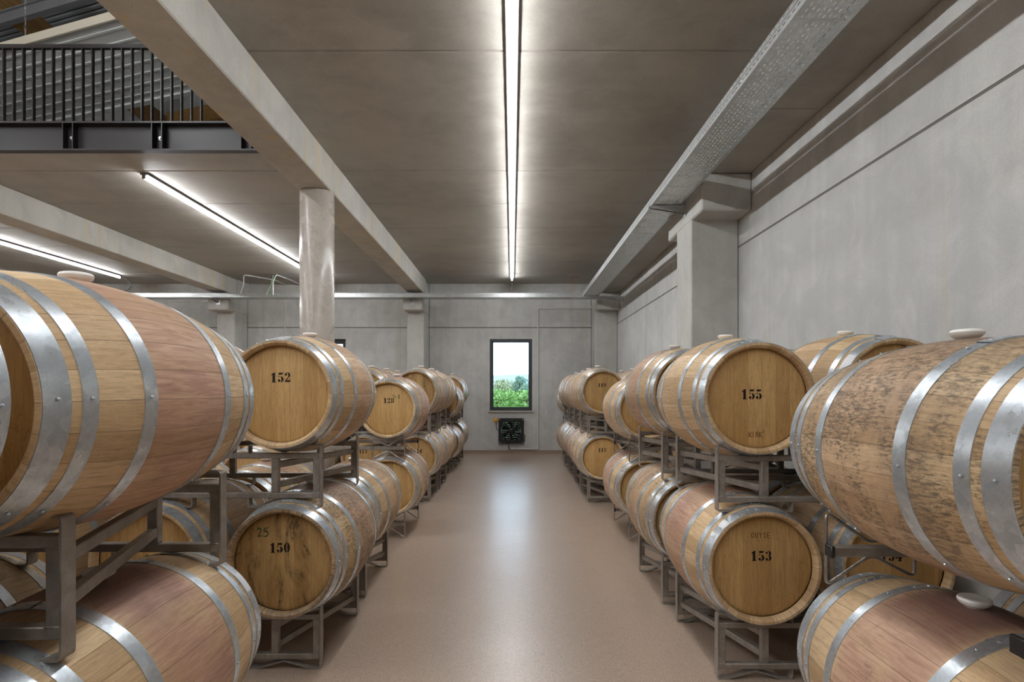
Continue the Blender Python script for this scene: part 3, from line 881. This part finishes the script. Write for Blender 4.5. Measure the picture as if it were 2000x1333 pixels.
# upper hall: roof deck, purlin, glulam beams, white suspended ceiling panel
DV = Vector((-3.06,1,0)).normalized(); NV = Vector((DV.y,-DV.x,0)).normalized()
if NV.y < 0: NV = -NV
rotd = math.atan2(DV.y, DV.x)
def RM(origin): 
    m = Matrix((DV, NV, Vector((0,0,1)))).transposed().to_4x4(); m.translation = origin; return m
mb = MB(); mb.M = RM(Vector((-5,6,HC+7.0)))
pitch = .12; vs = []; fs = []; n = 210
for i in range(n+1):
    y = -12.5+i*pitch
    for (dy, z) in ((0,0),(.055,0),(.07,.04),(.105,.04)):
        vs.append((-14, y+dy, z)); vs.append((14, y+dy, z))
for i in range(len(vs)//2-1): fs.append((2*i,2*i+1,2*i+3,2*i+2))
mb.add(vs, fs); tag(mb.build('roof', M['deck'], recalc=False), kind='structure')
mb = MB(); mb.box(XL-2,XW+12,YF-2,YB+3,HC+7.2,HC+7.4); struct('trim_2', mb, M['deck'])
mb = MB(); mb.box(XL,XW+.25,YB+.02,YB+.28,ZC+.301,9.2); struct('wall_gallery_back', mb, M['wall'])
mb = MB(); mb.box(XW,XW+.25,YF,YB,ZC+.301,9.2); struct('wall_gallery_right', mb, M['wall'])
def glu(x0, x1, y0, y1, z0, z1, label):
    mb = MB(); mb.box(x0,x1,y0,y1,z0,z1,.008); return tag(mb.build('glulam_beam', M['glulam']), label, 'timber beam', 'glulam roof beams')
glu(-8.30,-8.08,YF,13.4,HC+6.05,HC+6.42,'golden glulam roof beam crossing behind the white ceiling panel')
glu(-11.5,-11.28,YF,13.4,HC+6.05,HC+6.42,'glulam roof beam glimpsed low between the end balusters')
mb = MB(); mb.M = RM(Vector((-2.6,11.2,HC+5.9))); mb.box(0,5.4,-.1,.1,0,.35,.008)
tag(mb.build('glulam_beam', M['glulam']), 'short glulam cross beam at the far end of the gallery', 'timber beam', 'glulam roof beams')
mb = MB(); mb.M = RM(Vector((-2.79,7.38,HC+5.87))); mb.box(-.3,8.5,-.05,.05,0,.15,.004); mb.box(-.3,8.5,-.09,.09,.145,.165)
tag(mb.build('steel_purlin', M['purlin']), 'grey steel purlin under the gallery roof', 'steel beam')
# white panel: near edge through (25,85) and (237,33); far edge through (0,220) and (340,130)
cp = thing('ceiling_panel', 'white ribbed ceiling panel hanging above the gallery', 'ceiling panel', (-5.23, 7.61, HC+5.0), rotd)
# local x along DV, local y = world cross; make local frame: x=DV, y = z x DV
ly = Vector((0,0,1)).cross(DV)          # points towards -y side or +y side
sg = 1 if ly.y > 0 else -1
PW = 1.72
def yb_(a): return sg*a
mb = MB(); mb.box(-4.5,7.5,yb_(0),yb_(PW),0,.06,.003); mb.build('panel_sheet', M['white_sheet'], cp)
for k in range(7):
    mb = MB(); a = .14+k*.235; mb.box(-4.49,7.49,yb_(a),yb_(a+.045),-.012,.0,.004)
    mb.build('rib', M['white_sheet'], cp)
mb = MB(); mb.box(-4.5,7.5,yb_(-.03),yb_(0),-.03,.09,.003); mb.build('edge_trim', M['cream'], cp)
mb = MB(); mb.box(-4.5,7.5,yb_(PW),yb_(PW+.12),-.03,.09,.003); mb.build('edge_trim', M['white_sheet'], cp)
for a in (1.95, -.9):
    mb = MB()
    for k in range(16):
        z = .09+k*.078
        mb.tube([(a+.012*math.cos(t)*(1 if k%2 else 0), yb_(.05)+.012*math.cos(t)*(0 if k%2 else 1), z+.039+.045*math.sin(t)) for t in [2*PI*i/8 for i in range(8)]], .003, 5, closed=True)
    mb.build('hanger_chain', M['bolt'], cp)

# ------------------------------------------------------------------ barrels
L = .95; RE = .2835; RB = .340
def RT(t):
    s = abs(t-L/2)/(L/2)
    return RB-(RB-RE)*s**1.85
def staves_mesh():
    mb = MB(); n = 108
    ts = [i/30*L for i in range(31)]
    prof = [(t-L/2, RT(t)) for t in ts]
    circ = 2.10
    mb.lathe(prof, n, uvfn=lambda i, a: (a*circ, prof[i][0]+L/2))
    for s in (-1, 1):
        # chime: flat end, inner chamfer, inner wall down to the head
        pr = [(s*L/2, RE), (s*L/2, RE-.013), (s*(L/2-.012), RE-.024), (s*(L/2-.040), RE-.0265)]
        v0 = 0 if s < 0 else L
        mb.lathe(pr, n, uvfn=lambda i, a, v0=v0, s=s: (a*circ, v0-s*(.012*i+.004)))
    return mb.mesh('staves', M['staves'], 35)
def head_mesh():
    mb = MB(); n = 96; r = RE-.0265
    # local origin in the head plane, faces -y
    prof = [(.018, .0005), (0, .0005)]
    vs = [(0,0,0)]; 
    rings = [(0, r-.02), (.006, r-.004), (.0075, r)]
    vs = []
    for (y, q) in rings:
        vs += [(math.cos(2*PI*k/n)*q, y, math.sin(2*PI*k/n)*q) for k in range(n)]
    fs = [tuple(range(n))]
    for i in range(2):
        for k in range(n):
            j = (k+1) % n; fs.append((i*n+k, i*n+j, (i+1)*n+j, (i+1)*n+k))
    mb.add(vs, fs); return mb.mesh('barrel_head', M['head'], 40)
def hoop_mesh(t0, t1, seed):
    mb = MB(); n = 108; th = .0024
    rnd = random.Random(seed)
    steps = 4
    outer = [(t0+(t1-t0)*i/steps-L/2, RT(t0+(t1-t0)*i/steps)+th) for i in range(steps+1)]
    inner = [(t1-L/2, RT(t1)-.001)]; first = [(t0-L/2, RT(t0)-.001)]
    pr = first+outer+inner
    mb.lathe(pr, n)
    # riveted overlap and fixing nails
    a0 = PI/2+rnd.uniform(.12,.35)
    ov = [(q[0], q[1]+.0022) for q in outer]
    pr2 = [(outer[0][0], outer[0][1]-.001)]+ov+[(outer[-1][0], outer[-1][1]-.001)]
    mb.lathe(pr2, 14, a0=a0-.26, a1=a0, cap=False)
    mid = (t0+t1)/2
    def knob(a, t, r, h):
        R = RT(t)+th+.001
        c = Vector((math.cos(a)*R, t-L/2, math.sin(a)*R)); nrm = Vector((math.cos(a),0,math.sin(a)))
        u = Vector((0,1,0)); w = nrm.cross(u)
        vs = []; k = 8
        for (q, hh) in ((r,0),(r*.8,h*.7),(r*.3,h)):
            vs += [tuple(c+nrm*hh+(u*math.cos(2*PI*i/k)+w*math.sin(2*PI*i/k))*q) for i in range(k)]
        fs = [tuple(range(2*k,3*k))]
        for i in range(2):
            for m in range(k):
                j = (m+1)%k; fs.append((i*k+m,i*k+j,(i+1)*k+j,(i+1)*k+m))
        mb.add(vs, fs)
    for da in (-.06,-.20): knob(a0+da, mid, .0055, .004)
    if t1-t0 > .05: 
        for da in (-.06,-.20): knob(a0+da, mid+.013, .0055, .004)
    for a in (.02, PI+.02, PI*.62+rnd.uniform(-.1,.1), -.9, PI+.9):
        knob(a, mid+rnd.uniform(-.003,.003), .0042, .005)
    return mb.mesh('hoop', M['hoop'], 35)
ST = staves_mesh(); HD = head_mesh()
HP = [(.0015,.062),(.088,.127),(.260,.303)]
HP += [(L-b, L-a) for a, b in HP[::-1]]
HOOPS = [hoop_mesh(a, b, i) for i, (a, b) in enumerate(HP)]
mb = MB(); mb.lathe([(-.02,.020),(.004,.025),(.010,.034),(.016,.041),(.024,.043),(.030,.040),(.032,.034),(.030,.028),(.030,.001)], 40, 'Z')
BUNG = mb.mesh('bung', M['bung'], 40)

# stencil numerals -----------------------------------------------------
def arc(cx, cy, rx, ry, ix, iy, a0, a1, n=14, icx=None, icy=None):
    icx = cx if icx is None else icx; icy = cy if icy is None else icy
    o = []; q = []
    for k in range(n+1):
        a = math.radians(a0+(a1-a0)*k/n)
        o.append((cx+rx*math.cos(a), cy+ry*math.sin(a))); q.append((icx+ix*math.cos(a), icy+iy*math.sin(a)))
    return ('strip', o, q)
def disc(cx, cy, r): return ('poly', [(cx+r*math.cos(2*PI*k/14), cy+r*math.sin(2*PI*k/14)) for k in range(14)])
def poly(*p): return ('poly', list(p))
DG = {
 '0': [arc(.30,.5,.30,.5,.09,.46,-78,78), arc(.30,.5,.30,.5,.09,.46,102,258)],
 '1': [poly((.16,.09),(.40,.09),(.40,1.0),(.28,1.0),(.02,.80),(.05,.72),(.16,.78)), poly((.08,0),(.50,0),(.50,.05),(.42,.10),(.14,.10),(.08,.05))],
 '2': [arc(.28,.70,.28,.30,.08,.25,-40,84), disc(.12,.76,.115), arc(.28,.70,.24,.30,.12,.24,96,150), poly((.44,.56),(.28,.46),(.02,.10),(.02,.0),(.12,.0),(.20,.16)), poly((.16,.0),(.54,.0),(.58,.26),(.52,.26),(.46,.17),(.24,.20))],
 '3': [arc(.28,.74,.26,.26,.06,.21,-66,84), disc(.12,.80,.105), arc(.28,.28,.30,.28,.08,.22,-84,70), disc(.12,.17,.115), arc(.26,.28,.24,.28,.14,.22,210,264)],
 '4': [poly((.30,.0),(.52,.0),(.52,.98),(.42,.98),(.30,.80)), poly((.27,.76),(.27,.64),(.12,.36),(.27,.36),(.27,.26),(.0,.26),(.0,.36)), poly((.55,.26),(.64,.26),(.64,.36),(.55,.36)), poly((.22,.0),(.60,.0),(.60,.05),(.22,.05))],
 '5': [poly((.07,1.0),(.10,.97),(.50,.97),(.56,1.02),(.46,.80),(.07,.78)), poly((.05,.70),(.13,.66),(.13,.57),(.24,.62),(.05,.50)), arc(.28,.31,.30,.31,.08,.25,-82,92), disc(.12,.19,.12), arc(.24,.31,.22,.31,.12,.24,216,262)],
 '6': [arc(.30,.5,.30,.5,.09,.46,102,258), arc(.32,.28,.28,.28,.08,.22,-84,110), disc(.46,.80,.10)],
 '7': [poly((.02,1.0),(.56,1.0),(.56,.84),(.10,.80),(.02,.70)), poly((.56,.78),(.44,.60),(.40,.0),(.16,.0),(.20,.40),(.42,.78))],
 '8': [arc(.29,.74,.26,.26,.09,.21,-70,76), arc(.29,.74,.26,.26,.09,.21,104,250), arc(.29,.26,.29,.27,.09,.22,-76,72), arc(.29,.26,.29,.27,.09,.22,108,256)],
 '9': [arc(.29,.70,.28,.30,.08,.24,98,262), arc(.30,.5,.30,.5,.09,.46,-78,80), disc(.14,.16,.11)],
}
def number_mesh(txt, h, wob=0.0):
    mb = MB(); adv = .70; x = 0; tw = adv*len(txt)-.10
    for i, ch in enumerate(txt):
        dy = wob*i
        for s in DG[ch]:
            def T(p): return ((x+p[0]-tw/2)*h, 0, (p[1]-.5+dy)*h)
            if s[0] == 'poly':
                ps = [T(p) for p in s[1]]; mb.add(ps, [tuple(range(len(ps)))])
            else:
                o = [T(p) for p in s[1]]; q = [T(p) for p in s[2]]; n = len(o)
                mb.add(o+q, [(k,k+1,n+k+1,n+k) for k in range(n-1)])
        x += adv
    return mb
STROKES = {
 '2': [[(0,.75),(.12,.95),(.32,.95),(.38,.7),(.3,.4),(.12,.05),(.5,.08)]],
 '5': [[(.55,1.0),(.15,.92),(.15,.6),(.4,.62),(.52,.4),(.45,.1),(.1,.02)]],
 '6': [[(.4,1.0),(.12,.6),(.08,.2),(.3,.0),(.46,.2),(.35,.42),(.1,.3)]],
 '8': [[(.3,.55),(.1,.75),(.25,1.0),(.45,.8),(.3,.55),(.08,.25),(.28,0),(.5,.2),(.3,.55)]],
 '-': [[(.1,.5),(.35,.5)]],
 'K': [[(0,0),(0,1)],[(.5,1),(.02,.48),(.52,0)]], 'I': [[(.12,0),(.12,1)]],
 'R': [[(0,0),(0,1),(.3,1),(.44,.78),(.3,.54),(.02,.54)],[(.22,.54),(.48,0)]],
 'O': [[(.25,1),(.03,.75),(.03,.25),(.25,0),(.47,.25),(.47,.75),(.25,1)]],
 'U': [[(.03,1),(.03,.25),(.22,0),(.42,.25),(.42,1)]], 'S': [[(.44,.85),(.24,1),(.05,.78),(.42,.3),(.24,0),(.03,.16)]],
 'E': [[(.42,1),(.03,1),(.03,0),(.44,0)],[(.03,.52),(.36,.52)]],
 'Y': [[(0,1),(.22,.5),(.44,1)],[(.22,.5),(.22,0)]], 's': [[(.3,1),(.1,1),(.1,.6),(.3,.55),(.3,.2),(.05,.1)]],
}
def stroke_mesh(txt, h, w, adv=.68):
    mb = MB(); x = 0; tw = adv*len(txt)-.15
    for ch in txt:
        for st in STROKES.get(ch, []):
            P = [Vector(((x+p[0]-tw/2)*h, (p[1]-.5)*h)) for p in st]
            for a, b in zip(P[:-1], P[1:]):
                d = (b-a).normalized(); nn = Vector((-d.y,d.x))*w/2; e = d*w*.4
                q = [a-e+nn, b+e+nn, b+e-nn, a-e-nn]
                mb.add([(v.x,0,v.y) for v in q], [(0,1,2,3)])
        x += adv
    return mb
NUMM = {}
HEADY = L/2-.040
def put_mark(root, name, mb, x, z, mat, back=False, lift=.0012, label=None):
    o = mb.build(name, mat, root, recalc=False)
    o.location = (x, -HEADY-lift+.0, z)
    if label: o['label'] = label
    return o
def sticker_mesh(k, a0, a1):
    t0, t1 = HP[k]; mb = MB(); t0 += .004; t1 -= .004
    pr = [(t-L/2, RT(t)+.0034) for t in (t0, (t0+t1)/2, t1)]
    mb.lathe(pr, 10, a0=math.radians(a0), a1=math.radians(a1)); return mb

def barrel(x, y, z, label, group, wine=.5, mold=.3, light=.9, half=.20, num=None, numpos=(0,.085), hmold=None, hlight=None, rz=None, roll=None, seed=0, stick=None):
    rnd = random.Random(seed)
    r = thing('wine_barrel', label, 'barrel', (x,y,z), rnd.uniform(-.012,.012) if rz is None else rz, group)
    r.rotation_euler.rotate_axis('Y', rnd.uniform(-.05,.05) if roll is None else roll)
    s = link('staves', ST, r); s.color = (wine, mold, light, half)
    for k, q in enumerate((1,-1)):
        h = link('barrel_head', HD, r, (0,-q*HEADY,0)); h.rotation_euler = (0,0,0 if q == 1 else PI)
        h.color = (0, mold if hmold is None else hmold, light if hlight is None else hlight, 1)
    for hm in HOOPS: link('hoop', hm, r)
    link('bung', BUNG, r, (0, 0, RB-.004))
    if num:
        if num not in NUMM: NUMM[num] = number_mesh(num, .052, .02 if num in ('150','152') else 0.0).mesh('stencil_number', M['ink'], recalc=False)
        o = link('stencil_number', NUMM[num], r, (numpos[0], -HEADY-.0012, numpos[1])); o['label'] = 'black stencilled number '+num
    if stick:
        for (k, a0, a1) in stick:
            o = sticker_mesh(k, a0, a1).build('sticker', M['sticker'], r, 60); o['label'] = 'white paper sticker'
    return r

# ------------------------------------------------------------------ racks
HSP = .193                                               # half width of one cradle
def bend(pts, r, n=4):
    P = [Vector(p) for p in pts]; N = len(P); out = []
    for i in range(N):
        a = P[i-1]-P[i]; b = P[(i+1)%N]-P[i]; q = min(r, a.length*.45, b.length*.45)
        a.normalize(); b.normalize()
        if a.dot(b) < -.995: out.append(P[i]); continue
        s = P[i]+a*q; e = P[i]+b*q
        for k in range(n+1):
            t = k/n; out.append((1-t)**2*s+2*t*(1-t)*P[i]+t*t*e)
    return out
def cradle_flat(side):
    """one bent flat-bar cradle, outer edge on +x when side=1; V centre at x=0"""
    H_ = .341
    pts = [(HSP,0),(HSP,H_),(.135,H_),(0,.300),(-.135,H_),(-HSP,H_),(-HSP,.293)]
    mb = MB()
    def B(lst):
        P = [Vector(p) for p in lst]; out = [P[0]]
        for i in range(1, len(P)-1):
            a = P[i-1]-P[i]; b = P[i+1]-P[i]; q = min(.014, a.length*.45, b.length*.45); a.normalize(); b.normalize()
            s = P[i]+a*q; e = P[i]+b*q
            for k in range(5):
                t = k/4; out.append((1-t)**2*s+2*t*(1-t)*P[i]+t*t*e)
        out.append(P[-1]); return [(side*p.x, p.y) for p in out]
    path = [(-HSP,.050),(-HSP,.003),(-.135,.003),(0,.045),(.135,.003),(HSP,.003),(HSP,H_-.003),(.135,H_-.003),(0,.298),(-.135,H_-.003),(-HSP,H_-.003),(-HSP,.293)]
    mb.strap(B(path), .044, .006, closed=False)
    return mb.mesh('cradle', M['rack'], 40)
def frame_flat():
    mb = MB(); X0 = .345+HSP-.004; XI = .345-.053
    mb.box(-X0, X0, -.018, .018, .264, .293, .003); mb.box(-X0, X0, -.018, .018, .050, .080, .003)
    for s in (-1,1):
        mb.box(s*(X0-.036), s*X0, -.017, .017, .080, .264, .003)
        mb.box(s*XI-.019, s*XI+.019, -.017, .017, .080, .264, .003)
        for z in (.080,.264):                       # weld beads
            mb.box(s*(X0-.038), s*(X0+.001), -.0195, .0195, z-.003, z+.003, .002)
    return mb.mesh('end_frame', M['rack'], 40)
RD = .36
def brace_flat(side, z, flip):
    mb = MB(); X0 = .345+HSP-.030; XI = .345-.053
    a, b = (XI, X0) if not flip else (X0, XI)
    mb.bar((side*a, -RD+.01, z), (side*b, RD-.01, z), .030, .034, .003)
    return mb.mesh('brace', M['rack'], 40)
CF = {1: cradle_flat(1), -1: cradle_flat(-1)}; FF = frame_flat()
BF = {(s,z,f): brace_flat(s,z,f) for s in (-1,1) for z in (.120,.228) for f in (False,True)}
# round rod racks
def cradle_rod(side):
    mb = MB()
    o, i_, ho, hi = .168, .160, .136, .104; zc = .145
    top = [(o,zc+ho-.008),(.0,.170),(-i_,zc+hi),(-i_,zc-hi),(.0,.120),(o,zc-ho+.008)]
    top = [(o,zc+ho),(.0,.166),(-i_,zc+hi),(-i_,zc-hi),(.0,.124),(o,zc-ho+.001)]
    P = bend(top, .028, 5)
    mb.tube([(side*p.x, 0, p.y) for p in P], .0062, 10, closed=True)
    return mb.mesh('cradle', M['rod'], 60)
def bar_rod():
    mb = MB(); X0 = .345+.168; mb.box(-X0+.006, X0-.006, -.020, .020, .127, .163, .003); return mb.mesh('cross_bar', M['rack'], 40)
def cap_rod():
    mb = MB(); mb.box(-.007, .007, -.024, .024, .123, .167, .003); return mb.mesh('end_cap', M['cap'], 40)
def bar_single(d):
    mb = MB(); mb.box(d*-.285, d*(.345+.162), -.020, .020, .127, .163, .003); return mb.mesh('cross_bar', M['rack'], 40)
BS = {1: bar_single(1), -1: bar_single(-1)}
BRS = {}
for d_ in (1,-1):
    mb = MB(); mb.bar((d_*.0,-.38,.145),(d_*.42,.38,.145),.032,.030,.003); mb.bar((d_*.42,-.38,.145),(d_*.0,.38,.145),.032,.028,.003); BRS[d_] = mb.mesh('brace', M['rack'], 40)
CR = {1: cradle_rod(1), -1: cradle_rod(-1)}; BR = bar_rod(); KR = cap_rod()
mb = MB(); mb.bar((-.25,-.38,.145),(.25,.38,.145),.032,.030,.003); BRR = mb.mesh('brace', M['rack'], 40)
mb = MB(); mb.bar((.0,-.38,.145),(-.45,.38,.145),.032,.030,.003); BRR2 = mb.mesh('brace', M['rack'], 40)
mb = MB(); mb.bar((.0,-.38,.145),(.45,.38,.145),.032,.030,.003); BRR3 = mb.mesh('brace', M['rack'], 40)
def rack(kind, x, y, z, label, flip=False, rz=0.0):
    r = thing('barrel_rack', label, 'barrel rack', (x,y,z), rz, 'steel barrel racks')
    if kind == 'F':
        for q in (-1,1):
            link('end_frame', FF, r, (0,q*RD,0))
            for s in (-1,1): link('cradle', CF[s], r, (s*.345, q*(RD+.0), 0))
        for s in (-1,1):
            for zz in (.120,.228): link('brace', BF[(s,zz,flip)], r)
    elif kind in 'ST':
        d = 1 if kind == 'S' else -1                     # one barrel wide, aisle on the +x side for S
        for q in (-1,1):
            link('cross_bar', BS[d], r, (0,q*.39,0))
            link('cradle', CR[d], r, (d*.345, q*(.39+.026), 0))
            link('end_cap', KR, r, (d*(.345+.168), q*.39, 0))
        link('brace', BRS[d], r)
    else:
        for q in (-1,1):
            link('cross_bar', BR, r, (0,q*.39,0))
            for s in (-1,1):
                link('cradle', CR[s], r, (s*.345, q*(.39+.026), 0))
                link('end_cap', KR, r, (s*(.345+.168), q*.39, 0))
        link('brace', BRR, r); link('brace', BRR2 if x < 0 else BRR3, r)
    return r

# stacks: (side, kind, yc, aisle-side barrel x, flip)
LEFT = [('F', .60, -1.235, True), ('F', 1.70, -1.24, True), ('F', 3.44, -1.225, False), ('F', 4.49, -1.255, False), ('R', 6.18, -1.255, False),
        ('F', 8.02, -1.290, False), ('F', 8.98, -1.278, False), ('F', 9.94, -1.315, False), ('R', 10.92, -1.26, False), ('F', 11.90, -1.250, False)]
RIGHT = [None, ('R', 1.69, 1.33, False), ('F', 3.33, 1.262, False), ('F', 4.36, 1.250, False), ('R', 6.08, 1.335, False),
         ('F', 8.00, 1.205, False), ('F', 8.96, 1.222, False), ('F', 9.94, 1.235, False), ('F', 10.94, 1.235, False), ('R', 11.92, 1.28, False)]
ORD = ['nearest the camera', 'second from the camera', 'third from the camera', 'fourth from the camera', 'fifth from the camera',
       'fourth from the window wall', 'third from the window wall', 'second from the window wall', 'nearest the window wall']
FC = .603; FP = .868; RC = .522; RP = .768; RCU = .542
NUM = {('L',1,1,0): ('152',(.0,.088)), ('L',1,0,0): ('150',(-.018,.073)), ('L',1,0,1): ('149',(-.01,.075)), ('L',3,1,0): ('128',(.012,.088)),
       ('L',4,0,0): ('114',(.03,.085)), ('L',4,0,1): ('113',(.0,.085)), ('L',3,0,2): ('129',(0,.09)),
       ('R',1,1,0): ('155',(-.027,.020)), ('R',1,0,0): ('153',(-.003,.053)), ('R',1,0,1): ('154',(-.015,.05)),
       ('R',4,1,0): ('119',(-.015,.09)), ('R',4,0,0): ('117',(0,.10)), ('R',4,0,1): ('118',(0,.085))}
# wine, mould, lightness, half width, head mould, head lightness
LOOK = {('L',0,1,0): (.80,.05,1.10,.205,.05,.85), ('L',0,0,0): (.90,.22,.95,.17,.2,.9), ('L',1,1,0): (.35,.25,1.0,.17,.28,1.0), ('L',1,0,0): (.55,.95,.80,.17,.85,.55),
        ('L',2,0,0): (.35,.60,.90,.17,.4,.8), ('L',2,1,0): (.5,.25,1.0,.17,.3,.9), ('L',3,1,0): (.85,.12,.95,.30,.15,1.0), ('L',3,0,0): (.45,.55,.85,.17,.25,.95),
        ('L',4,1,0): (.5,.3,.95,.17,.75,.65), ('L',4,0,0): (.4,.3,.9,.17,.65,.8),
        ('R',0,1,0): (.30,.92,.98,.17,.5,.7), ('R',0,0,0): (.75,.30,.92,.17,.4,.8), ('R',1,1,0): (.05,.22,1.08,.17,.22,1.05), ('R',1,0,0): (.85,.20,.95,.17,.35,.75),
        ('R',2,1,0): (.70,.18,1.0,.17,.1,1.0), ('R',2,0,0): (.35,.85,.95,.17,.5,.8), ('R',3,1,0): (.30,.15,1.0,.17,.2,1.0), ('R',3,0,0): (.80,.25,.90,.17,.5,.8),
        ('R',4,1,0): (.35,.2,1.0,.17,.5,.9), ('R',4,0,0): (.2,.15,1.05,.17,.1,1.1), ('R',1,1,1): (.1,.12,1.05,.17,.1,1.0)}
STICK = {('R',1,1,0): [(0,148,160)], ('R',1,1,1): [(0,138,160)], ('L',0,0,0): [(5,32,48)], ('L',1,1,0): [], ('R',1,0,0): [(0,128,137)], ('L',3,1,0): [(0,40,50)]}
COLN = ['aisle side', 'second from the aisle', 'third from the aisle', 'fourth from the aisle']
seed = 100
for side, rows in (('L', LEFT), ('R', RIGHT)):
    sg_ = -1 if side == 'L' else 1
    rowname = 'column row' if side == 'L' else 'wall row'
    for i, row_ in enumerate(rows, -1):
        if row_ is None: continue
        kind, yc_, xa, flip = row_
        ordn = ORD[i] if i >= 0 else 'level with the camera'
        c, p = (FC, FP) if kind == 'F' else (RC, RP)
        banks = [0, 1] if (side == 'L' and 0 <= i <= 6) else [0]
        for bank in banks:
            kd = kind
            if bank == 1: kd = 'F' 
            c, p = (FC, FP) if kd == 'F' else (RC, RP)
            dy = 0.0 if bank == 0 else random.Random(i).uniform(-.05,.05)
            if i == 3 and bank == 1: dy = .03
            for tier in ((0,) if (side == 'L' and i == 2) or (bank == 1 and i == 3) else (0, 1)):
                cx = xa+sg_*.345+sg_*1.42*bank
                tn = 'on the floor' if tier == 0 else 'under upper barrels'
                bn = ', aisle side' if bank == 0 else ', off the aisle'
                kn = 'strap rack' if kd == 'F' else 'rod rack'
                rack(('S' if side == 'L' else 'T') if (i == 3 and bank == 0) else kd, cx, yc_+dy, tier*p, '%s %s, %s, stack %s%s' % (kn, tn, rowname, ordn, bn), flip)
                for k in (0, 1):
                    if i == 3 and bank == 0 and k == 1: continue   # the column or pilaster stands here
                    ci = bank*2+k
                    key = (side, i, tier, ci); seed += 1
                    rnd = random.Random(seed)
                    lk = LOOK.get(key, (rnd.uniform(.1,.8), rnd.uniform(.1,.55), rnd.uniform(.85,1.05), .17, rnd.uniform(.05,.6), rnd.uniform(.75,1.05)))
                    num = NUM.get(key, (None, (0,0)))
                    bx = cx - sg_*.345 + sg_*.69*k
                    tl = 'upper' if tier else 'lower'
                    if num[0]:
                        lab = 'oak wine barrel numbered %s, %s tier of the %s' % (num[0], tl, rowname)
                    else:
                        lab = 'oak barrel, %s tier, %s, %s, stack %s' % (tl, COLN[ci], rowname, ordn)
                    if key == ('L',0,1,0): lab = 'biggest looking pale pinkish barrel, upper tier by the camera in the column row'
                    if key == ('R',0,1,0): lab = 'dark scuffed barrel, upper tier by the camera in the wall row'
                    by = yc_+dy+rnd.uniform(-.02,.02)
                    if key[:3] == ('L',0,1): by = 1.63
                    if key[:2] == ('L',0) and tier == 0: by = 1.69; bxx = bx-.02
                    if i == -1: by = .604
                    bxx = bx
                    if key == ('L',1,0,0): bxx = bx+.03; by = 3.41
                    if key == ('L',1,1,0): by = 3.45
                    if key == ('R',1,1,0): by = 3.365; bxx = bx
                    if key == ('R',0,1,0): by = 1.665
                    if key == ('R',0,0,0): by = 1.68; bxx = bx+.035
                    if key == ('R',0,0,1): bxx = bx+.035
                    if key == ('R',1,0,0): by = 3.335; bxx = bx+.012
                    bz = tier*p+(RCU if (tier and kd == 'R') else c+(.009 if tier else 0))-(.012 if key == ('L',0,1,0) else 0)-(.02 if key == ('R',1,1,0) else 0)
                    barrel(bxx, by, bz, lab, 'wine barrels of the '+rowname, lk[0], lk[1], lk[2], lk[3], num[0], num[1], lk[4], lk[5], seed=seed, stick=STICK.get(key),
                           rz=0.0 if i < 2 else None, roll=.0 if num[0] else None)
                    if key == ('L',1,0,0): b150 = bpy.data.objects[-1]
byl = {o['label']: o for o in bpy.data.objects if 'label' in o and o.type == 'EMPTY' and o.name.startswith('wine_barrel')}
def bl(s): return next(o for l, o in byl.items() if s in l)
put_mark(bl('numbered 150'), 'chalk_mark', stroke_mesh('25', .046, .006), -.108, .155, M['chalk'], label='green chalked 25')
put_mark(bl('numbered 128'), 'chalk_mark', stroke_mesh('5-8', .04, .005), .085, .125, M['chalk'], label='green chalked 5-8')
put_mark(bl('numbered 155'), 'brand_mark', stroke_mesh('KIRK', .026, .003), -.008, -.188, M['burn'], label='brown branded KIRK')
put_mark(bl('numbered 155'), 'brand_mark', stroke_mesh('s', .013, .0022), .036, -.172, M['burn'])
put_mark(bl('numbered 153'), 'brand_mark', stroke_mesh('OUYSE', .026, .003, .78), -.005, .158, M['burn'], label='brown branded lettering')
put_mark(bl('upper tier, second from the aisle, wall row, stack second from the camera'), 'chalk_mark', stroke_mesh('66', .036, .004), .0, .185, M['chalk'], label='green chalked 66')

# ------------------------------------------------------------------ camera, world, view
cam = bpy.data.cameras.new('camera'); co = bpy.data.objects.new('camera', cam); COL.objects.link(co)
co.location = (0, 0, HC); co.rotation_euler = (PI/2, 0, 0)
cam.lens = 20.0; cam.sensor_width = 36.0; cam.sensor_fit = 'HORIZONTAL'
cam.shift_x = 0.0; cam.shift_y = (763-666.5)/2000.0
cam.clip_end = 6000; cam.clip_start = .05
sc.camera = co
w = bpy.data.worlds.new('sky'); sc.world = w; w.use_nodes = True
nt = w.node_tree; bg = nt.nodes['Background']
bg.inputs[0].default_value = (.64,.81,1.0,1); bg.inputs[1].default_value = 2.3
sc.view_settings.view_transform = 'Standard'; sc.view_settings.look = 'None'
sc.view_settings.gamma = 1; sc.view_settings.use_curve_mapping = False
sc.view_settings.exposure = 0.86
sc.cycles.max_bounces = 6; sc.cycles.diffuse_bounces = 4; sc.cycles.glossy_bounces = 3; sc.cycles.transparent_max_bounces = 6
sc.cycles.caustics_reflective = False; sc.cycles.caustics_refractive = False
sc.cycles.use_adaptive_sampling = True; sc.cycles.adaptive_threshold = .06
